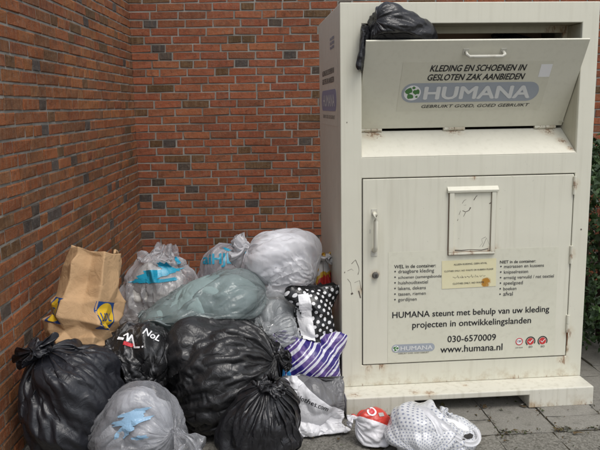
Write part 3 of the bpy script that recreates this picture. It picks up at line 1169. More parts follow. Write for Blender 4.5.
def lumpy(ells, seed, n=9, k=.88, size=.42):
    """filling of soft lumps: a shrunken core plus knobs that reach the outer shape"""
    r = np.random.default_rng(seed + 900)
    out = [(c, s * k, m) for c, s, m in ells]
    for (c, s, m) in ells:
        for _ in range(n):
            d = r.normal(0, 1, 3)
            d /= np.linalg.norm(d)
            q = r.uniform(.7, 1.25) * size
            ls = np.array([q * r.uniform(.7, 1.3), q * r.uniform(.7, 1.3), q * r.uniform(.7, 1.3)]) * s
            pos = c + (d * s * (1.0 - .8 * q)) @ m.T
            out.append((pos, ls, m))
    return out


def relax(P, Lc, Lm, ells, near, steps, grav, kc, pin, bend, its=2, planes=PLANES, suck=0.0):
    Lc, Lm = Lc.astype(np.float32), Lm.astype(np.float32)
    ells = [tuple(np.asarray(q, np.float32) for q in e_) for e_ in ells]
    near = [tuple(np.asarray(q, np.float32) for q in e_) for e_ in near]
    cen = np.mean([e_[0] for e_ in ells], 0)
    Mr, N = P.shape[:2]
    LcF, LmF = Lc[:, None], Lm[:, None]
    Ld = np.sqrt(((Lc[:-1] + Lc[1:]) / 2) ** 2 + Lm ** 2)[:, None]
    pins = None if pin is None else P[pin].copy()
    for s in range(steps):
        P[..., 2] -= grav
        if suck:
            d = P - cen
            P -= d * (suck / (np.linalg.norm(d, axis=-1, keepdims=True) + 1e-6))
        for it in range(its):
            for sh in (0, 1):
                if sh: P = np.roll(P, -1, 1)
                constrain(P[:, 0::2], P[:, 1::2], LcF, 1.0, kc)
                if sh: P = np.roll(P, 1, 1)
            for sh in (0, 1):
                A, B = P[sh:Mr - 1:2], P[sh + 1:Mr:2]
                constrain(A, B, LmF[sh::2][:len(B)], 1.0, kc)
            for way in (-1, 1):
                for sh in (0, 1):
                    A = P[sh:Mr - 1:2]
                    Bf = np.roll(P[sh + 1:Mr:2], way, 1)
                    d = Bf - A
                    l = np.sqrt(np.einsum('ijk,ijk->ij', d, d)) + 1e-9
                    e = (l - Ld[sh::2][:len(Bf)]) / l
                    e = np.where(e > 0, e * .6, e * .15 * (kc > .05)) * .5
                    c = d * e[..., None]
                    P[sh:Mr - 1:2] += c
                    P[sh + 1:Mr:2] -= np.roll(c, -way, 1)
            d = np.roll(P, -2, 1) - P
            l = np.sqrt(np.einsum('ijk,ijk->ij', d, d)) + 1e-9
            e = np.minimum((l - 1.75 * LcF) / l, 0) * bend
            c = d * e[..., None] * .5
            P = P + c - np.roll(c, 2, 1)
            d = P[2:] - P[:-2]
            l = np.sqrt(np.einsum('ijk,ijk->ij', d, d)) + 1e-9
            e = np.minimum((l - 1.75 * .5 * (LmF[1:] + LmF[:-1])) / l, 0) * bend
            c = d * e[..., None] * .5
            P[:-2] += c
            P[2:] -= c
            if pin is not None: P[pin] = pins
        for lst in (ells, near):
            for (ec, es, em) in lst:
                q = ((P - ec) @ em) / es
                r2 = np.einsum('ijk,ijk->ij', q, q)
                k = r2 < 1
                if k.any():
                    rr = np.sqrt(r2[k])[:, None] + 1e-6
                    P[k] = ec + (q[k] / rr * es) @ em.T
        for (n, d) in planes:
            nn = np.array(n, np.float32)
            h = P @ nn - np.float32(d)
            k = h < 0
            P[k] -= h[k][:, None] * nn
    return P


def pillow_bag(ells, center, right, up, w, h, seed, N=100, Mr=60, thick=.12, steps=110, grav=.0003, amp=.004, kc=.5, bend=.25, others=None, scale=1.0, suck=.0, lumps=0, fine=2, crease=1.0, twist=2.0, lk=.94, lsize=.7):
    """flat sealed bag (two sheets joined at the rim) blown out by its filling"""
    r = np.random.default_rng(seed)
    if lumps: ells = lumpy(ells, seed, lumps, lk, lsize)
    right = np.array(right, float); right /= np.linalg.norm(right)
    up = np.array(up, float); up -= right * (up @ right); up /= np.linalg.norm(up)
    nrm = np.cross(right, up)
    s = np.arange(N) / N
    tri = np.where(s < .5, 4 * s - 1, 3 - 4 * s)
    side = np.where(s < .5, 1.0, -1.0)
    prof = np.sqrt(np.clip(1 - tri ** 2, 0, 1)) * side
    v = np.linspace(-1, 1, Mr)
    tv = np.sqrt(np.clip(1 - np.abs(v) ** 2.2, 0.0004, 1))
    P = (np.array(center, float) + (tri[None, :, None] * w / 2 * (1 - .10 * (1 - np.abs(v))[:, None, None]) * right) + (v[:, None, None] * h / 2 * .95 * up)
         + (prof[None, :, None] * tv[:, None, None] * thick / 2 * nrm))
    Lc = np.full(Mr, 2 * w / N) * scale
    Lm = np.full(Mr - 1, h / (Mr - 1)) * scale
    P = P + nrm * ((snoise(Mr, N, r, 3, 16) + .6 * blur(r.normal(0, 1, (Mr, N)), 2) * 2) * amp)[..., None]
    oth = BODIES if others is None else others
    lo, hi = P.reshape(-1, 3).min(0) - .1, P.reshape(-1, 3).max(0) + .1
    near = [(ec, es + .004, em_) for (ec, es, em_) in oth if np.all(ec + es.max() > lo) and np.all(ec - es.max() < hi)]
    return relax2(P, Lc, Lm, ells, near, steps, grav, kc, None, bend, suck, fine, crease, twist, seed)


def contents(name, ells, mat, parent, seed, center=None, k=.965, amp=.012, n=64):
    r = np.random.default_rng(seed)
    c = np.array(center if center is not None else np.mean([e[0] for e in ells], 0), float)
    ph = np.arange(n * 2) / (n * 2) * 2 * np.pi
    th = np.linspace(.03, np.pi - .03, n)
    dirs = np.stack([np.sin(th)[:, None] * np.cos(ph), np.sin(th)[:, None] * np.sin(ph), -np.cos(th)[:, None] * np.ones_like(ph)], -1)
    rad = blur(ray_radius(c, dirs, ells), 2) * k
    hh = facets(*rad.shape, r, 9, 5, 1.0) + .6 * facets(*rad.shape, r, 20, 10, 3.0) + .25 * facets(*rad.shape, r, 44, 24, 2.0)
    rad = np.minimum(rad + amp * (.75 * hh - .45) * np.sin(th)[:, None], rad / k * .90)
    P = c + dirs * rad[..., None]
    for (nn, d) in PLANES:
        nv = np.array(nn)
        hgt = P @ nv - (d + .004)
        kk = hgt < 0
        P[kk] -= hgt[kk][:, None] * nv
    return tube_obj(name, P, mat, parent, subdiv=0)


def thing_from(o_name, P, mat, ells, label, group='bags piled in the corner', cat='bag', part='film', subdiv=0, close=(True, True)):
    lo = P.reshape(-1, 3).min(0)
    mid = P.reshape(-1, 3).mean(0)
    E = empty(o_name, (float(mid[0]), float(mid[1]), float(lo[2])))
    E['world_parts'] = True
    tag(E, label, cat, group)
    f = tube_obj(part, P, mat, E, subdiv=subdiv, close=close)
    BODIES.extend(ells)
    return E, f


def project_print(src, origin, right, up, target, mat, parent, name='printed_mark', off=.0022, maxlen=.012):
    """lay a flat mesh (x right, y up) on to a wrinkled surface, along the print's own normal"""
    dg = bpy.context.evaluated_depsgraph_get()
    dg.update()
    ev = target.evaluated_get(dg)
    me = ev.to_mesh()
    mw = target.matrix_world
    bvh = BVHTree.FromPolygons([mw @ v.co for v in me.vertices], [tuple(p.vertices) for p in me.polygons])
    ev.to_mesh_clear()
    right = Vector(right).normalized()
    up = (Vector(up) - right * Vector(up).dot(right)).normalized()
    n = right.cross(up)
    bm = bmesh.new()
    bm.from_mesh(src)
    bmesh.ops.triangulate(bm, faces=bm.faces)
    for _ in range(4):
        es = [e for e in bm.edges if e.calc_length() > maxlen]
        if not es: break
        bmesh.ops.subdivide_edges(bm, edges=es, cuts=1)
        bmesh.ops.triangulate(bm, faces=bm.faces)
    dead = []
    for v in bm.verts:
        p = Vector(origin) + right * v.co.x + up * v.co.y
        hit = bvh.ray_cast(p + n * .35, -n, .9)
        if hit[0] is None: dead.append(v)
        else: v.co = hit[0] + n * off
    bmesh.ops.delete(bm, geom=dead, context='VERTS')
    o = bm_obj(name, bm, mat, parent)
    return o


def shape_mesh(polys):
    me = bpy.data.meshes.new('printed_mark')
    V, F = [], []
    for p in polys:
        b = len(V)
        V += [(x, y, 0) for x, y in p]
        F.append(tuple(range(b, b + len(p))))
    me.from_pydata(V, [], F)
    return me


def scaled_text(body, width, bold=.02, shear=0.0, space=1.0):
    me = text_mesh(body, bold, shear, space)
    xs = [v.co.x for v in me.vertices]
    s = width / (max(xs) - min(xs))
    x0 = (max(xs) + min(xs)) / 2
    for v in me.vertices:
        v.co = ((v.co.x - x0) * s, v.co.y * s, 0)
    return me


# ---- left black bag against the wall
GRP = 'bags piled in the corner'
e = [ell((-1.225, -.36, .255), (.205, .25, .25), (0, 10, 0)), ell((-1.26, -.38, .34), (.16, .19, .165))]
P = knot_bag(e, (-.42, -.12, 1), 1, tail=.10, flare=.06, droop=(.1, -.7, -.3), e0=.15, e1=1.0, amp=.008, lift=.015)
A_bag, A_f = thing_from('rubbish_bag', P, M_BLUEBLACK, e, 'big black bin bag leaning against the left brick wall, under the brown paper bag', GRP)

# ---- large black bag in the middle
e = [ell((-.60, -.06, .25), (.27, .32, .255), (0, 8, 20)), ell((-.70, -.10, .32), (.16, .22, .19)), ell((-.5, -.12, .2), (.2, .2, .19))]
P = knot_bag(e, (.75, -.25, .25), 2, tail=.06, flare=.03, e0=.16, e1=.9, amp=.009, kmin=6, kmax=20)
C_bag, C_f = thing_from('rubbish_bag', P, M_BLACK2, e, 'largest black bin bag in the middle, below the grey green bag', GRP)

# ---- round black bag in front, knot on top
e = [ell((-.415, -.50, .165), (.175, .165, .165)), ell((-.40, -.50, .21), (.13, .13, .15))]
P = knot_bag(e, (.10, -.32, 1), 3, tail=.055, flare=.045, droop=(.2, .5, -.3), e0=.16, e1=1.4, amp=.007, spread=.4, lift=.005)
D_bag, D_f = thing_from('rubbish_bag', P, M_BLACK, e, 'round black bin bag at the very front with gathered knot on top', GRP)

# ---- translucent front bag with blue print
e = [ell((-.915, -.55, .20), (.165, .16, .195), (0, -15, 0)), ell((-.95, -.56, .16), (.18, .15, .15))]
t = film_mat('grey_film_blue_print', (.50, .51, .54), .22, .2, .5)
P = knot_bag(e, (.8, -.55, .22), 4, tail=.15, flare=.075, droop=(.0, -.1, -1.6), e0=.14, e1=.8, amp=.006, crease=1.5)
B_bag, B_f = thing_from('carrier_bag', P, t.m, e, 'translucent grey plastic bag with faded blue print in front, knotted on its right', GRP)
contents('contents', e, cloth_mat('grey_clothes', (.10, .11, .12), (.42, .43, .46), 11), B_bag, 41, amp=.02, k=.90)

# ---- dark bag with white and red print
e = [ell((-1.03, -.12, .265), (.16, .18, .25)), ell((-.95, -.12, .39), (.13, .14, .13))]
P = knot_bag(e, (.35, .6, .6), 5, tail=.05, flare=.03, e0=.10, e1=.6, amp=.007)
t = plastic_mat('printed_dark_film', (.014, .014, .015), .28, .5)
mp = t.n('Mapping')
t.l(t.coord('Object'), mp.inputs[0])
mp.inputs['Scale'].default_value = (30, 20, 11)
mp.inputs['Rotation'].default_value = (R(20), R(35), R(30))
st = t.ramp(t.noise(1.0, 5, .65, mp.outputs[0], 1.2), [(.56, 0), (.68, 1)])
low = t.n('SeparateXYZ')
t.l(t.coord('Object'), low.inputs[0])
st = t.math('MULTIPLY', st, t.ramp(t.noise(7, 2, .5, t.coord('Object')), [(.42, 0), (.58, .8)]))
t.base(t.mix(st, (.014, .014, .015), (.20, .20, .205)))
M_bag, M_f = thing_from('carrier_bag', P, t.m, e, 'shiny black carrier bag with white lettering and a red mark, between the bin bags', GRP)
M_WP = plastic_mat('white_bag_print', (.70, .70, .72), .35).m
M_RP = plastic_mat('red_bag_print', (.45, .03, .04), .35).m

# ---- white film bag with teal print, at the back left
e = [ell((-.98, .62, .32), (.22, .2, .32)), ell((-.96, .60, .52), (.19, .16, .17))]
t = film_mat('white_film', (.66, .66, .69), .26, .2, .5)
P = knot_bag(e, (.12, .1, 1), 6, tail=.11, flare=-.07, neck=.13, e0=.16, e1=.3, amp=.014, lift=-.02, droop=(.1, 0, 0), kmin=3, kmax=12, crease=1.4)
K_bag, K_f = thing_from('carrier_bag', P, t.m, e, 'crumpled white translucent bag with teal print, behind the brown paper bag', GRP, close=(True, False))
contents('contents', e, cloth_mat('patterned_clothes', (.50, .49, .46), (.66, .65, .62), 12), K_bag, 61, amp=.024, k=.88)

# ---- white film bag with teal letters, at the back
e = [ell((-.60, .82, .34), (.18, .19, .345)), ell((-.60, .80, .55), (.15, .14, .15))]
t = film_mat('lettered_film', (.62, .61, .65), .30, .2, .5)
P = knot_bag(e, (.35, .05, 1), 7, tail=.06, flare=-.05, neck=.09, e0=.14, e1=.4, amp=.010, lift=-.01, kmin=3, kmax=12)
J_bag, J_f = thing_from('carrier_bag', P, t.m, e, 'clear white carrier bag with big teal letters against the back wall', GRP)
contents('contents', e, cloth_mat('mauve_clothes', (.40, .38, .40), (.60, .58, .60), 8), J_bag, 71, amp=.02, k=.86)

# ---- hidden corner black bag behind the front ones
e = [ell((-.29, .20, .17), (.19, .26, .17)), ell((-.33, .02, .2), (.1, .13, .15))]
P = knot_bag(e, (-.2, -.8, .6), 8, tail=.06, flare=.04, e0=.10, e1=.8, amp=.007, N=80, Mb=44)
O_bag, O_f = thing_from('rubbish_bag', P, M_BLACK, e, 'small dark bin bag mostly hidden, left of the striped bag', GRP)

# ---- blue bag corner
e = [ell((-.345, -.12, .13), (.06, .07, .13))]
P = pillow_bag(e, (-.345, -.12, .16), (1, .3, .3), (-.2, .1, 1), .2, .3, 9, N=48, Mr=32, thick=.1)
U_bag, U_f = thing_from('carrier_bag', P, plastic_mat('sky_blue_film', (.03, .20, .42), .35).m, e, 'bright blue plastic bag peeking out left of the striped bag', GRP)

# ---- striped bag
def stripe_mat():
    t = plastic_mat('striped_film', (.5, .5, .5), .28, .3)
    mp = t.n('Mapping')
    t.l(t.coord('Object'), mp.inputs[0])
    mp.inputs['Rotation'].default_value = (0, R(40), 0)
    sx = t.n('SeparateXYZ')
    t.l(mp.outputs[0], sx.inputs[0])
    a = t.math('FRACT', t.math('MULTIPLY', sx.outputs['Z'], 20.0))
    s1 = t.math('MULTIPLY', t.math('GREATER_THAN', a, .0), t.math('LESS_THAN', a, .26))
    s2 = t.math('MULTIPLY', t.math('GREATER_THAN', a, .46), t.math('LESS_THAN', a, .56))
    white = t.math('MAXIMUM', s1, s2)
    mp2 = t.n('Mapping')
    t.l(t.coord('Object'), mp2.inputs[0])
    mp2.inputs['Rotation'].default_value = (0, R(-40), 0)
    sy = t.n('SeparateXYZ')
    t.l(mp2.outputs[0], sy.inputs[0])
    ch = t.math('GREATER_THAN', t.math('FRACT', t.math('MULTIPLY', sy.outputs['Z'], 7.0)), .5)
    white = t.math('MULTIPLY', white, t.math('SUBTRACT', 1.0, t.math('MULTIPLY', ch, 0.0)))
    purple = t.mix(ch, (.035, .022, .17), (.10, .06, .22))
    c = t.mix(white, purple, (.60, .60, .66))
    t.base(c)
    return t.m


e = [ell((-.19, .0, .19), (.15, .13, .185)), ell((-.19, -.03, .25), (.15, .11, .11))]
P = pillow_bag(e, (-.19, -.02, .205), (1, .05, -.03), (0, .15, 1), .46, .46, 10, thick=.2, scale=1.05)
F_bag, F_f = thing_from('carrier_bag', P, stripe_mat(), e, 'purple and white diagonally striped plastic bag beside the container', GRP)

# ---- mailer bag on the ground, white below and grey above
def mailer_mat():
    t = plastic_mat('mailer_film', (.6, .6, .6), .35, .35)
    sx = t.n('SeparateXYZ')
    t.l(t.coord('Object'), sx.inputs[0])
    v = t.math('ADD', sx.outputs['Z'], t.math('MULTIPLY', sx.outputs['X'], .80))
    g = t.math('GREATER_THAN', v, .06)
    t.base(t.mix(g, (.66, .66, .68), (.13, .13, .135)))
    return t.m


e = [ell((-.175, -.235, .115), (.115, .075, .115), (-22, 0, 0))]
P = pillow_bag(e, (-.17, -.24, .125), (1, .12, -.05), (.10, .40, 1), .335, .32, 11, thick=.1, amp=.003)
E_bag, E_f = thing_from('mailer_bag', P, mailer_mat(), e, 'white and grey plastic mailer bag standing on the ground below the striped bag', GRP)

# ---- polka dot bag
def dot_mat():
    t = plastic_mat('polka_dot_film', (.02, .02, .02), .3, .25)
    mp = t.n('Mapping')
    t.l(t.coord('UV'), mp.inputs[0])
    mp.inputs['Scale'].default_value = (19, 13, 1)
    mp.inputs['Rotation'].default_value = (0, 0, R(33))
    fr = t.n('VectorMath', operation='FRACTION')
    t.l(mp.outputs[0], fr.inputs[0])
    d = t.n('VectorMath', operation='DISTANCE')
    t.l(fr.outputs[0], d.inputs[0])
    d.inputs[1].default_value = (.5, .5, 0)
    sx = t.n('SeparateXYZ')
    t.l(t.coord('Object'), sx.inputs[0])
    dot = t.math('LESS_THAN', d.outputs['Value'], .27)
    c = t.mix(dot, (.010, .010, .011), (.68, .68, .69))
    t.base(c)
    return t.m


e = [ell((-.125, .08, .47), (.10, .10, .14), (0, -6, 0)), ell((-.135, .05, .41), (.10, .09, .10))]
P = pillow_bag(e, (-.125, .065, .445), (1, .25, -.05), (-.10, .10, 1), .29, .41, 12, thick=.17, scale=1.03, crease=.7)
G_bag, G_f = thing_from('carrier_bag', P, dot_mat(), e, 'black bag with white polka dots and a white strip, wedged beside the container', GRP)

# ---- red and yellow bag behind
e = [ell((-.07, .42, .33), (.09, .1, .335))]
P = knot_bag(e, (.1, 0, 1), 13, N=64, Mb=40, tail=.05, flare=.04, amp=.006)
t = plastic_mat('red_yellow_film', (.5, .03, .02), .3, .3)
c = t.ramp(t.noise(9, 2, .5, t.coord('Object')), [(.40, (.48, .03, .025)), (.5, (.62, .36, .03)), (.58, (.66, .64, .62))], 'CONSTANT')
t.base(c)
P_bag, P_f = thing_from('carrier_bag', P, t.m, e, 'red and yellow printed bag squeezed between the white bag and the container', GRP)

# ---- pale grey bag under the big white bag
e = [ell((-.33, .20, .40), (.17, .17, .14), (0, 0, 10)), ell((-.28, .10, .36), (.13, .13, .12))]
t = film_mat('pale_grey_film', (.50, .52, .53), .3, .2, .5)
P = knot_bag(e, (-.3, -.6, .2), 14, tail=.06, flare=.05, e0=.12, e1=.8, amp=.008)
N_bag, N_f = thing_from('carrier_bag', P, t.m, e, 'pale grey see-through bag under the big white bag', GRP)
contents('contents', e, cloth_mat('pale_clothes', (.24, .26, .27), (.40, .42, .42), 9), N_bag, 141, amp=.018, k=.9)

# ---- grey green pillow-shaped bag on top
e = [ell((-.63, .11, .545), (.255, .19, .145), (0, -12, 8)), ell((-.80, .07, .50), (.17, .13, .09), (0, -14, 0)), ell((-.90, .05, .485), (.11, .09, .055), (0, -10, 0)), ell((-.52, .13, .57), (.15, .16, .12))]
t = film_mat('grey_green_film', (.30, .36, .36), .34, .2, .45)
P = knot_bag(e, (-1, -.05, -.2), 15, N=110, Mb=64, tail=.02, flare=.02, neck=.02, e0=.09, e1=.6, amp=.008, kmin=3, kmax=14, lift=.0, spread=.5, center=(-.64, .12, .555))
I_bag, I_f = thing_from('clear_bag', P, t.m, e, 'grey green translucent bag lying on top of the pile', GRP)
contents('contents', e, cloth_mat('teal_duvet', (.17, .235, .235), (.26, .33, .325), 5), I_bag, 151, amp=.012, k=.91)

# ---- big white bag
e = [ell((-.275, .30, .70), (.185, .17, .165), (0, 14, 0)), ell((-.23, .30, .74), (.14, .13, .12)), ell((-.32, .26, .68), (.14, .13, .13))]
t = film_mat('clear_white_film', (.86, .86, .89), .44, .2, .5)
P = knot_bag(e, (-.75, .3, .25), 16, tail=.08, flare=.06, e0=.16, e1=.6, amp=.014, kmin=3, kmax=12, lift=.02, crease=1.3)
H_bag, H_f = thing_from('clear_bag', P, t.m, e, 'big round white bag stuffed with white bedding on top beside the container', GRP)
contents('contents', [(a, s * .96, m) for a, s, m in e], cloth_mat('white_bedding', (.78, .78, .81), (.86, .86, .88), 4), H_bag, 161, amp=.012, k=.96)

# ---- brown paper bag
def paper_bag():
    t = NT('kraft_paper')
    co = t.coord('Object')
    c = t.mix(t.noise(7, 5, .6, co), (.44, .28, .15), (.52, .345, .19))
    c = t.mix(t.math('MULTIPLY', t.ramp(t.noise(60, 3, .6, co), [(.55, 0), (.75, 1)]), .15), c, (.30, .19, .10))
    t.base(c, .75, .25)
    t.bump(t.noise(16, 4, .6, co, .8), .35, .02)
    E = empty('paper_bag', (-1.25, -.16, .43), (R(-16), R(10), R(-2)))
    tag(E, 'crumpled brown paper grocery bag with blue and yellow logos, standing on the bin bags', 'paper bag', GRP)
    key = [(-.078, -.105), (0, -.098), (.078, -.105), (.108, -.045), (.138, .015), (.15, .07), (.075, .118), (0, .108), (-.075, .118), (-.15, .07), (-.138, .015), (-.108, -.045)]
    r = np.random.default_rng(3)
    hgt = .445
    lev = [0, .05, .12, .20, .29, .40, .52, .66, .80, .92, 1.0]
    sca = [.84, 1.04, 1.12, 1.15, 1.14, 1.08, 1.01, .94, .89, .85, .83]
    N, Mr = len(key), len(lev)
    P = np.zeros((Mr, N, 3))
    for i, (v, s_) in enumerate(zip(lev, sca)):
        am = .020 if v < .38 else .009
        for j, (x, y) in enumerate(key):
            d = math.hypot(x, y)
            h = r.normal(0, 1) * am * (.4 if i == 0 else 1)
            x, y = x * s_ + x / d * h, y * s_ + y / d * h
            if j == 1: y += [0, .0, .01, .012, .0, .03, .055, .045, .035, .03, .03][i]
            if j in (6, 8): y += .0
            P[i, j] = (x, y, hgt * v + (r.normal(0, .010) if 0 < i < Mr - 1 else 0) + (r.normal(0, .006) if i == Mr - 1 else 0))
    V = [tuple(p) for p in P.reshape(-1, 3)]
    F = []
    for i in range(Mr - 1):
        for j in range(N):
            a, b_, c_, d_ = i * N + j, i * N + (j + 1) % N, (i + 1) * N + (j + 1) % N, (i + 1) * N + j
            if r.random() < .5: F += [(a, b_, c_), (a, c_, d_)]
            else: F += [(a, b_, d_), (b_, c_, d_)]
    F.append(tuple(range(N - 1, -1, -1)))
    f = mesh_obj('paper_body', V, F, t.m, E, True)
    at = f.data.attributes.new('crease_edge', 'FLOAT', 'EDGE')
    at.data.foreach_set('value', [float(min(1, max(0, r.normal(.62, .2)))) for _ in f.data.edges])
    s = f.modifiers.new('folds', 'SUBSURF')
    s.levels = s.render_levels = 3
    so = f.modifiers.new('thick', 'SOLIDIFY'); so.thickness = .0015
    path = [(.092 + .004 * math.sin(k), .03 - .045 * math.cos(k / 10 * math.pi), hgt - .035 + .05 * math.sin(k / 10 * math.pi) ** .7) for k in range(11)]
    V, F = tube_mesh(path, .007, 7)
    mesh_obj('handle', V, F, t.m, E, True)
    return E, f


L_bag, L_f = paper_bag()
bpy.context.view_layer.update()
L_bag['world_parts'] = True
M_LB = flat_mat('logo_blue', (.012, .06, .22), .6)
M_LY = flat_mat('logo_yellow', (.62, .40, .02), .6)
M_LR = flat_mat('logo_red', (.5, .03, .02), .6)


def logo(c, right, up, target, parent, s):
    sq = shape_mesh([[(-s, -s), (s, -s), (s, s), (-s, s)]])
    project_print(sq, c, right, up, target, M_LB, parent, 'printed_square', .0015)
    circ = shape_mesh([[(s * .93 * math.cos(k / 28 * 6.2832), s * .93 * math.sin(k / 28 * 6.2832)) for k in range(28)]])
    project_print(circ, c, right, up, target, M_LY, parent, 'printed_circle', .0025)
    tx = scaled_text('LIDL', s * 1.45, .03, 0.0, 1.15)
    for v in tx.vertices: v.co.y = v.co.y * 1.2 - s * .36
    project_print(tx, c, right, up, target, M_LB, parent, 'lettering', .0035)


lm = L_bag.matrix_world
lx, ly, lz = [lm.to_3x3() @ Vector(v) for v in ((1, 0, 0), (0, 1, 0), (0, 0, 1))]
logo(lm @ Vector((.118, -.06, .155)), (lx * .52 + ly * .85), lz, L_f, L_bag, .062)
logo(lm @ Vector((-.118, -.06, .15)), (lx * .52 - ly * .85), lz, L_f, L_bag, .058)

# ---- printed marks on the plastic bags
VD = (M.to_3x3() @ Vector((0, 0, 1)))
CR = (M.to_3x3() @ Vector((1, 0, 0)))
Z = Vector((0, 0, 1))
M_TEAL = plastic_mat('teal_print', (.015, .26, .40), .35).m
M_PALEBLUE = plastic_mat('pale_blue_print', (.22, .36, .50), .35).m
X = Vector((1, 0, 0))
project_print(scaled_text('aiHJEI', .20, .03), (-.62, .66, .61), X, (0, .2, 1), J_f, M_TEAL, J_bag, 'lettering', .004)
rr = random.Random(8)


def blob_(x, y, q):
    return [(x + q * math.cos(k), y + q * math.sin(k)) for k in range(6)]


def blob(cx, cy, a, b, ang, jag=.35, n=18):
    out = []
    for k in range(n):
        t_ = 2 * math.pi * k / n
        q = 1 + rr.uniform(-jag, jag)
        x, y = a * q * math.cos(t_), b * q * math.sin(t_)
        out.append((cx + x * math.cos(ang) - y * math.sin(ang), cy + x * math.sin(ang) + y * math.cos(ang)))
    return out


project_print(shape_mesh([blob(.0, .015, .12, .028, .15), blob(.05, .05, .06, .018, -.4), blob(-.09, -.02, .07, .012, .05), blob(.10, .09, .035, .01, -.9), blob(.02, -.025, .10, .010, .1)]), (-.95, .45, .60), X, (0, .3, 1), K_f, M_TEAL, K_bag, 'printed_mark', .004)
project_print(shape_mesh([blob(.0, .02, .05, .012, -.5), blob(-.05, .0, .03, .008, -.3), blob(.045, .0, .03, .008, -.9)]), (-.52, .65, .72), X, (0, .5, 1), J_f, M_TEAL, J_bag, 'printed_mark', .004)
project_print(shape_mesh([blob(.0, .05, .06, .016, .2), blob(-.01, .02, .075, .014, .15), blob(-.04, -.02, .04, .02, .4), blob(.03, -.04, .03, .008, .1)]), (-.93, -.70, .27), X, (0, .4, 1), B_f, M_PALEBLUE, B_bag, 'printed_mark', .004)
def strokes(pts, w):
    out = []
    for (x0, y0), (x1, y1) in zip(pts[:-1], pts[1:]):
        d = Vector((x1 - x0, y1 - y0)).normalized() * w
        out.append([(x0 - d.y, y0 + d.x), (x0 + d.y, y0 - d.x), (x1 + d.y + d.x * .4, y1 - d.x + d.y * .4), (x1 - d.y + d.x * .4, y1 + d.x + d.y * .4)])
    return out


project_print(shape_mesh(strokes([(-.05, .03), (-.03, .04), (-.028, .0), (-.01, .03), (.0, -.01), (.005, -.03), (.03, -.035)], .004) + [blob_(.045, -.035, .005)]), (-.985, -.22, .46), X, (.1, .6, 1), M_f, M_WP, M_bag, 'printed_mark', .004)
project_print(scaled_text('NoL', .085, .02, .2), (-.91, -.22, .475), (1, 0, -.55), (.4, .6, 1), M_f, M_WP, M_bag, 'lettering', .004)
project_print(shape_mesh([[(-.012, -.008), (.03, -.02), (.034, -.004), (-.008, .010)]]), (-1.02, -.22, .45), X, (.3, .6, 1), M_f, M_RP, M_bag, 'printed_mark', .004)
project_print(shape_mesh([[(-.02, .004), (.012, -.006), (.016, .006), (-.014, .016)]]), (-1.045, -.22, .475), X, (.3, .6, 1), M_f, M_WP, M_bag, 'printed_mark', .004)
tx = scaled_text('clothes.com', .15, .01)
project_print(tx, (-.172, -.36, .158), (1, .1, -.5), (.4, .3, 1), E_f, M_INK, E_bag, 'lettering', .003)
# white strip on the polka dot bag
strip = [[(-.030, -.135 + .27 * k / 9), (.026, -.135 + .27 * k / 9), (.026, -.135 + .27 * (k + 1) / 9), (-.030, -.135 + .27 * (k + 1) / 9)] for k in range(9)]
project_print(shape_mesh(strip), (-.165, -.05, .46), (1, .25, .02), (-.16, .1, 1), G_f, plastic_mat('white_strip_film', (.66, .66, .67), .3).m, G_bag, 'white_strip', .003)
tx = scaled_text('BEDDING SET', .07, .0)

# ---- small bags on the pavement
def small_red():
    t = plastic_mat('white_red_film', (.7, .7, .7), .3, .35)
    co = t.coord('Object')
    sx = t.n('SeparateXYZ')
    t.l(co, sx.inputs[0])
    v = t.math('ADD', sx.outputs['Z'], t.math('MULTIPLY', sx.outputs['X'], .42))
    v2 = t.math('ADD', v, t.math('MULTIPLY', sx.outputs['Y'], .55))
    g = t.math('GREATER_THAN', v2, -.088)
    t.base(t.mix(g, (.68, .67, .69), (.55, .05, .035)))
    return t.m


e = [ell((.085, -.385, .082), (.080, .075, .080)), ell((.095, -.38, .09), (.075, .07, .072))]
P = knot_bag(e, (-.95, .05, .25), 21, N=72, Mb=40, tail=.035, flare=.022, neck=.010, e0=.06, e1=.8, amp=.004, lift=.008)
Q_bag, Q_f = thing_from('carrier_bag', P, small_red(), e, 'small white and red knotted plastic bag on the pavement', None)
mk = shape_mesh([[(.022 * math.cos(k / 20 * 6.283), .022 * math.sin(k / 20 * 6.283)) for k in range(20)]])
mk2 = shape_mesh([[(.014 * math.cos(k / 20 * 6.283), .014 * math.sin(k / 20 * 6.283)) for k in range(20)]])
project_print(mk, (.075, -.40, .14), (1, 0, 0), (0, .8, .8), Q_f, M_WP, Q_bag, 'printed_ring', .003)
project_print(mk2, (.075, -.40, .14), (1, 0, 0), (0, .8, .8), Q_f, M_RP, Q_bag, 'printed_ring', .0045)
project_print(shape_mesh([[(-.012, -.009), (.012, -.009), (.012, .009), (-.012, .009)]]), (.118, -.41, .13), (1, .1, .2), (0, .8, .8), Q_f, flat_mat('grey_print', (.4, .38, .36), .5), Q_bag, 'printed_mark', .003)


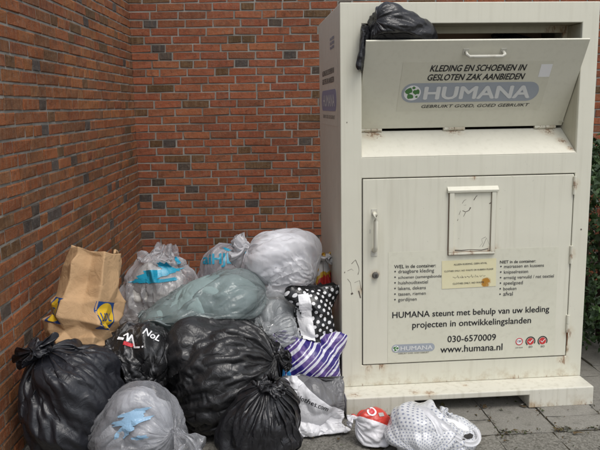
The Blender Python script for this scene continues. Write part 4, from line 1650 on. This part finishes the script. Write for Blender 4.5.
def dotted_film():
    t = film_mat('white_dotted_film', (.86, .87, .88), .8, .25, .4)
    mp = t.n('Mapping')
    t.l(t.coord('UV'), mp.inputs[0])
    mp.inputs['Scale'].default_value = (62, 40, 1)
    mp.inputs['Rotation'].default_value = (0, 0, R(20))
    sp_ = t.n('SeparateXYZ')
    t.l(mp.outputs[0], sp_.inputs[0])
    cb = t.n('CombineXYZ')
    row = t.math('FLOOR', sp_.outputs['Y'])
    t.l(t.math('FRACT', t.math('ADD', sp_.outputs['X'], t.math('MULTIPLY', row, .5))), cb.inputs[0])
    t.l(t.math('FRACT', sp_.outputs['Y']), cb.inputs[1])
    d = t.n('VectorMath', operation='DISTANCE')
    t.l(cb.outputs[0], d.inputs[0])
    d.inputs[1].default_value = (.5, .5, 0)
    dot = t.math('LESS_THAN', d.outputs['Value'], .24)
    zone = t.ramp(t.noise(4.2, 1, .4, t.coord('Object')), [(.47, 0), (.50, 1)])
    k = t.math('MULTIPLY', dot, zone)
    t.base(t.mix(k, (.86, .87, .88), (.24, .27, .38)))
    t.l(t.math('MAXIMUM', t.film_fac, k), t.film_mix.inputs[0])
    return t.m


M_DOTF = dotted_film()
e = [ell((.30, -.50, .075), (.18, .14, .075)), ell((.28, -.50, .11), (.12, .10, .075)), ell((.42, -.49, .06), (.12, .11, .055))]
P = knot_bag(e, (.5, .9, .1), 22, tail=.04, flare=.03, e0=.14, e1=.6, amp=.010, kmin=4, kmax=14, crease=1.5)
R_bag, R_f = thing_from('carrier_bag', P, M_DOTF, e, 'white carrier bag with dotted print and loose handles lying on the pavement', None)
contents('contents', e, cloth_mat('white_clothes', (.74, .74, .76), (.84, .84, .85), 10), R_bag, 221, amp=.012)


def strap(path, w, mat, parent, name='handle', tilt=(0, -.5, 1)):
    n = len(path)
    V, F = [], []
    rs = random.Random(n)
    for i, p in enumerate(path):
        p = Vector(p)
        tdir = (Vector(path[min(i + 1, n - 1)]) - Vector(path[max(i - 1, 0)])).normalized()
        s_ = tdir.cross(Vector(tilt)).normalized()
        for k in range(5):
            u = (k - 2) / 2
            V.append(p + s_ * u * w + Vector((0, 0, .006 * math.sin(i * 1.1 + k * 1.7))) + Vector((0, -.004, .004)) * math.cos(k * 2.4 + i * .6))
    for i in range(n - 1):
        for k in range(4):
            F.append((i * 5 + k, i * 5 + k + 1, (i + 1) * 5 + k + 1, (i + 1) * 5 + k))
    o = mesh_obj(name, V, F, mat, parent, True)
    s = o.modifiers.new('s', 'SUBSURF')
    s.levels = s.render_levels = 2
    return o


M_FILM_W = film_mat('white_handle_film', (.80, .80, .82), .72, .3, .4).m
strap([(.29, -.55, .18), (.34, -.60, .165), (.39, -.625, .12), (.44, -.625, .085), (.49, -.60, .07), (.525, -.56, .075), (.52, -.51, .09)], .014, M_FILM_W, R_bag, tilt=(.2, -1, .3))
strap([(.25, -.50, .19), (.29, -.54, .20), (.32, -.59, .175), (.335, -.62, .12)], .016, M_FILM_W, R_bag, tilt=(0, -1, .7))
project_print(shape_mesh([[(-.05, -.004), (-.02, -.010), (.035, -.008), (.05, .004), (.03, .013), (-.02, .010)]]), (.455, -.58, .09), (1, .25, -.1), (0, .4, 1), R_f, M_DARK, R_bag, 'bag_mouth', .004)

# ---- bag stuck in the flap
e = [ell((.23, .0, 1.85), (.12, .11, .09)), ell((.315, .02, 1.825), (.15, .10, .075)), ell((.225, -.05, 1.905), (.085, .06, .07)), ell((.285, -.03, 1.875), (.09, .06, .06)), ell((.26, .08, 1.76), (.13, .07, .09))]
flap_body = [ell((.632, .042, 1.589), (.58, .25, .028), (122.3, 0, 0))]
P = knot_bag(e, (.7, .8, -.5), 23, N=100, Mb=56, tail=.03, flare=.02, e0=.16, e1=.5, amp=.009, others=flap_body, grav=.0003, center=(.25, .03, 1.83), planes=[(Vector((1, 0, 0)), .105)])
fl_n = np.array(-ndir)
dist = (P - np.array((.102, .172, 1.384))) @ fl_n - .014          # keep it behind the flap, free above the flap's top edge
push = np.where(dist < 0, -dist, 0) * np.clip((1.835 - P[..., 2]) / .035, 0, 1)
P = P + push[..., None] * fl_n
S_bag, S_f = thing_from('rubbish_bag', P, M_BLACK, e, 'black bin bag stuck in the open flap of the container', None)
e2 = [ell((.095, -.045, 1.765), (.010, .03, .085), (8, 2, 0)), ell((.112, -.035, 1.83), (.022, .035, .05))]
P = pillow_bag(e2, (.098, -.04, 1.765), (.25, 1, 0), (.12, 0, 1), .09, .21, 24, N=40, Mr=40, thick=.02, others=[], crease=.35, grav=0)
tube_obj('trailing_film', P, M_BLACK, S_bag)
e = [ell((.96, .26, 1.735), (.16, .07, .115))]
P = knot_bag(e, (-.4, .2, 1), 25, N=60, Mb=36, tail=.05, flare=.04, others=[])
T_bag, T_f = thing_from('rubbish_bag', P, M_BLUEBLACK, e, 'dark bag inside the container, seen over the right end of the flap', None)

# ------------------------------------------------------------------ hedge right of the container
def hedge():
    E = empty('hedge_shrub', (2.02, 1.1, 0))
    tag(E, 'dark green leafy shrub at the right edge behind the container', 'shrub')
    r = np.random.default_rng(12)
    t = NT('dark_leaf')
    g = t.n('NewGeometry')
    t.base(t.ramp(g.outputs['Random Per Island'], [(0, (.012, .028, .010)), (.5, (.025, .055, .016)), (1, (.05, .095, .026))]), .45, .4)
    n = 12000
    V, F = [], []
    for k in range(n):
        while True:
            p = np.array([r.uniform(-.68, .75), r.uniform(-.95, .95), r.uniform(.02, 1.28)])
            rim = 1.0 + .12 * math.sin(p[0] * 9 + 1) * math.sin(p[1] * 8) + .08 * math.sin(p[2] * 11 + p[0] * 5)
            q = ((p[0] - .03) / .72) ** 4 + (p[1] / .95) ** 4 + ((p[2] - .62) / .66) ** 4
            if q < rim and q > .15: break
        d = r.normal(0, 1, 3); d[2] -= .3; d /= np.linalg.norm(d)
        s = np.cross(d, r.normal(0, 1, 3)); s /= np.linalg.norm(s)
        u = np.cross(s, d)
        L = r.uniform(.022, .062)
        w = L * r.uniform(.3, .46)
        b = len(V)
        V += [p, p + d * L * .5 + s * w, p + d * L - u * L * .2, p + d * L * .5 - s * w, p + d * L * .5 + u * .006]
        F += [(b, b + 1, b + 4), (b + 1, b + 2, b + 4), (b + 2, b + 3, b + 4), (b + 3, b, b + 4)]
    f = mesh_obj('foliage', V, F, t.m, E)
    bark = flat_mat('bark', (.05, .035, .022), .9)
    for k in range(9):
        x, y = r.uniform(-.55, .6), r.uniform(-.75, .75)
        V, F = tube_mesh([(x * .8, y * .8, 0), (x * .9, y * .9, .4), (x, y, .8), (x * 1.05, y * 1.05, 1.15)], [.014, .011, .008, .004], 6)
        mesh_obj('stem', V, F, bark, E, True)


hedge()

# ------------------------------------------------------------------ crumbs, moss and dry leaf bits on the ground
def litter():
    r = np.random.default_rng(5)
    t = NT('litter')
    g = t.n('NewGeometry')
    t.base(t.ramp(g.outputs['Random Per Island'], [(0, (.05, .035, .02)), (.4, (.12, .085, .045)), (.7, (.035, .05, .015)), (1, (.2, .19, .17))]), .9, .2)
    V, F = [], []
    pts = []
    for k in range(420):
        u = r.random()
        if u < .35: p = (r.uniform(.66, 1.5), -.392 + r.normal(0, .012))
        elif u < .5: p = (.682 + .277 * r.integers(0, 3) + r.normal(0, .008), r.uniform(-.6, -.1))
        elif u < .65: p = (r.uniform(.3, .95), r.uniform(-.16, .1))
        elif u < .75: p = (r.uniform(-.05, .35), -.15 + r.normal(0, .01))
        else: p = (r.uniform(-.3, 1.4), r.uniform(-.75, -.15))
        if u >= .65 and u < .75 and p[1] > -.146: p = (p[0], -.15)
        pts.append(p)
    for (x, y) in pts:
        s = r.uniform(.002, .006) if r.random() < .93 else r.uniform(.009, .015)
        b = len(V)
        c = np.array([x, y, .004 + s * .4])
        for q in range(6):
            V.append(c + r.normal(0, 1, 3) * (s, s, s * .45))
        F += [(b, b + 1, b + 2), (b + 2, b + 3, b + 4), (b + 4, b + 5, b), (b + 1, b + 3, b + 5)]
    o = mesh_obj('litter', V, F, t.m)
    tag(o, 'scattered crumbs of dirt and dry leaf on the slabs', 'litter', kind='stuff')


litter()
